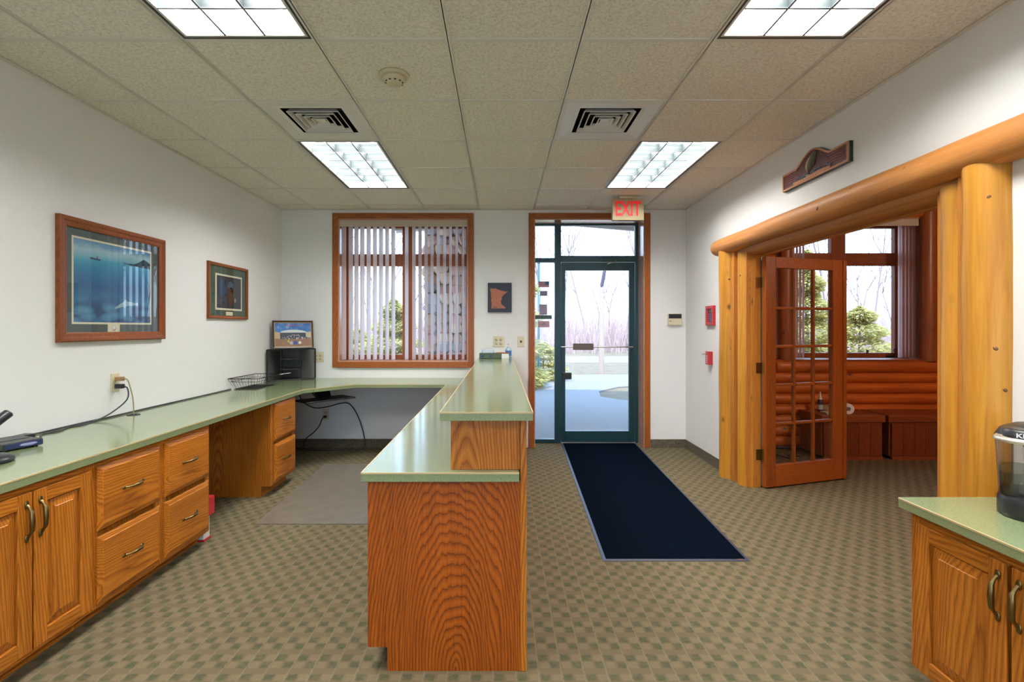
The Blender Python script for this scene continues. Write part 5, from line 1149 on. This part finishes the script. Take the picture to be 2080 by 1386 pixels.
def face(u0, u1, put):
    z = .40; row = 0
    while z < 3.08:
        hh = rs.uniform(.125, .155); u = u0 - rs.uniform(.0, .06)
        while u < u1 - .02:
            w = rs.uniform(.15, .24); w = min(w, u1 + .03 - u)
            if w > .05: put(u + w / 2, z + hh / 2 + rs.uniform(-.028, .028), w * .50, hh * rs.uniform(.56, .68), rs.uniform(-.45, .45))
            u += w * .97
        z += hh; row += 1
def front(u, z, a, b_, ro): o = stone(u, 7.205 + rs.uniform(-.01, .015), z, a, .075, b_, 0); o.rotation_euler = (0, ro, rs.uniform(-.12, .12))
def side(u, z, a, b_, ro): o = stone(-.545, u, z, a, .07, b_, R(90))
face(-1.10, -.585, front); face(7.24, 7.80, side)
# evergreens and shrubs
def foliage_mat(name, a, b_):
    m, nt, b = new_mat(name); v = coords(nt, rnd=False); n = tex_noise(nt, v, 7, 3, .6); c = ramp(nt, n, [(.3, a), (.7, b_)]); L(nt, c, b.inputs['Base Color']); b.inputs['Roughness'].default_value = .8
    t = nt.nodes.new('ShaderNodeBsdfTranslucent'); L(nt, c, t.inputs[0]); mx = nt.nodes.new('ShaderNodeMixShader'); mx.inputs[0].default_value = .45
    o = nt.nodes['Material Output']; L(nt, b.outputs[0], mx.inputs[1]); L(nt, t.outputs[0], mx.inputs[2]); L(nt, mx.outputs[0], o.inputs[0]); return m
M['ever'] = foliage_mat('evergreen', (.36, .36, .12), (.70, .62, .27)); M['bark'] = flat('bark', (.30, .22, .20), .9); M['twig'] = flat('twig', (.33, .245, .245), .9); M['brush'] = flat('brush', (.40, .295, .29), .9)
def evergreen(name, label, x, y, h, rad, n, seed, dome=.9, z0=-.04):
    rn = random.Random(seed); r = E(name, label, 'shrub' if h < 1.9 else 'tree', (x, y, z0)); 
    P('trunk', MB().tube([(x, y, z0), (x, y, z0 + h * .92)], [.05 * h / 2, .01], 7), M['bark'], r)
    mb = MB()
    for k in range(int(n * 2.1)):
        t = rn.random() ** 1.1; zz_ = z0 + .06 + t * (h - .06); rr = rad * (1 - t) ** dome * (.30 + .70 * rn.random() ** .6) * (1 + .35 * math.sin(t * 34 + seed)); a = rn.random() * 6.283
        c = Vector((x + rr * math.cos(a), y + rr * math.sin(a), zz_ + rn.uniform(-.03, .03))); d = Vector((math.cos(a), math.sin(a), rn.uniform(-.5, .35))).normalized()
        s = d.cross(Vector((rn.uniform(-1, 1), rn.uniform(-1, 1), 1))).normalized(); ln = rn.uniform(.04, .10) * (h / 2) ** .5; wd = ln * .32
        mb.add([tuple(c - d * ln * .4), tuple(c + s * wd), tuple(c + d * ln), tuple(c - s * wd)], [(0, 1, 2, 3)])
    P('foliage', mb, M['ever'], r, kind='stuff', recalc=False)
evergreen('evergreen_tree', 'tall sunlit evergreen behind the left pane of the log room window', 7.05, 11.4, 3.15, .95, 5200, 1)
evergreen('juniper_shrub', 'broad sunlit juniper behind the right pane of the log room window', 7.25, 10.0, 1.80, .85, 4200, 2, .6)
evergreen('juniper_shrub', 'sunlit shrub beyond the middle of the blinds window', -2.35, 10.9, 2.0, .75, 4200, 3, .55)
evergreen('juniper_shrub', 'pale shrub beyond the left edge of the blinds window', -3.5, 12.2, 1.35, .8, 3000, 4, .5)
evergreen('juniper_shrub', 'small shrub beside the walk seen low in the door sidelight', 1.12, 13.0, 1.0, .62, 3200, 5, .5)
evergreen('evergreen_tree', 'slim evergreen whose branch tips poke into the door sidelight', .42, 11.3, 3.7, .55, 3000, 6, .55)
T('flag_pole', MB().tube([(.945, 12.3, -.04), (.945, 12.3, 2.95)], .034, 10).ell((.945, 12.3, 2.97), (.05, .05, .04), 10, 6), flat('pale_teal_paint', (.09, .19, .25), .5), 'pale teal pole behind the stickers in the sidelight', 'pole')
pt = E('lamp_post', 'pale post with slanted dark head standing on the lawn beyond the door', 'lamp post', (3.05, 15.0, -.04))
P('post', MB().tube([(3.05, 15.0, -.04), (3.06, 15.0, 2.7)], [.085, .07], 10), flat('post_pale', (.42, .33, .27), .7), pt); P('head', MB().tube([(3.05, 14.98, 2.58), (3.09, 14.9, 2.85), (3.13, 14.85, 3.15)], [.05, .06, .05], 8), flat('post_dark', (.10, .09, .13), .6), pt)
# bare trees
def tree_parts(seed, h):
    rn = random.Random(seed); tk, br = MB(), MB()
    def grow(mb, p, d, ln, r, depth):
        pts = [p]; q = p.copy()
        for k in range(3):
            d = (d + Vector((rn.uniform(-.16, .16), rn.uniform(-.16, .16), rn.uniform(0, .12)))).normalized(); q = q + d * ln / 3; pts.append(q.copy())
        mb.tube(pts, [r, r * .85, r * .7, r * .5], 5 if depth == 0 else 3, False)
        if depth < 3:
            for k in range((7, 4, 3)[depth]):
                i = rn.choice((1, 2, 3)) if depth else rn.choice((2, 3, 3)); a = rn.random() * 6.283; sd = Vector((math.cos(a), math.sin(a), rn.uniform(.5, 1.4))).normalized()
                grow(br, pts[i], (d * .5 + sd * .6).normalized(), ln * rn.uniform(.42, .62), r * (.42 if depth == 0 else .5), depth + 1)
    grow(tk, Vector((0, 0, 0)), Vector((0, 0, 1)), h * .62, .030 + h * .0045, 0); return tk, br
protos = []
rt = random.Random(11); spots = []
for row, yb in enumerate((26.5, 31.0, 36.0)):
    for k in range(17):
        spots.append((-17 + 2.7 * k + (1.35 if row % 2 else 0) + rt.uniform(-.7, .7), yb + rt.uniform(-1.3, 1.3)))
rt.shuffle(spots)
LBL = 'bare leafless tree in the woods beyond the lawn'
for k, (x, y) in enumerate(spots):
    if k < 5:
        h = (7.5, 9, 6.5, 8.5, 10)[k]; tk, br = tree_parts(40 + k, h)
        r = E('bare_tree', LBL, 'tree', (0, 0, 0), 'bare trees beyond the lawn'); P('trunk', tk, M['twig'], r, recalc=False); P('branches', br, M['twig'], r, recalc=False, kind='stuff'); protos.append(r)
        r.location = (x, y, -.05)
    else:
        o = dup_tree(protos[k % 5], (x, y, -.05)); o.rotation_euler = (0, 0, rt.random() * 6.28); s = rt.uniform(.75, 1.15); o.scale = (s, s, s)
mb = MB()
for k in range(9000):
    x = rt.uniform(-24, 36); y = rt.uniform(26, 40); h = rt.uniform(.6, 2.3); a = rt.uniform(-.35, .35); b_ = rt.uniform(-.3, .3); w = rt.uniform(.010, .028)
    mb.add([(x - w, y, -.06), (x + w, y, -.06), (x + a * h + w * .3, y + b_ * h, h), (x + a * h - w * .3, y + b_ * h, h)], [(0, 1, 2, 3)])
me_o = T('undergrowth', mb, M['brush'], 'pinkish leafless brush at the foot of the far woods', 'undergrowth', kind='stuff')
S('hill_outside', MB().rings([[(-90, 60, -1), (90, 60, -1), (90, 90, -1), (-90, 90, -1)], [(-90, 64, 2.2), (90, 64, 2.6), (90, 90, 3.4), (-90, 90, 3)]], True, True, False), flat('far_slope', (.36, .27, .26), .95, var=.3, bump_scale=2), 'low brushy slope far behind the woods', 'hill')
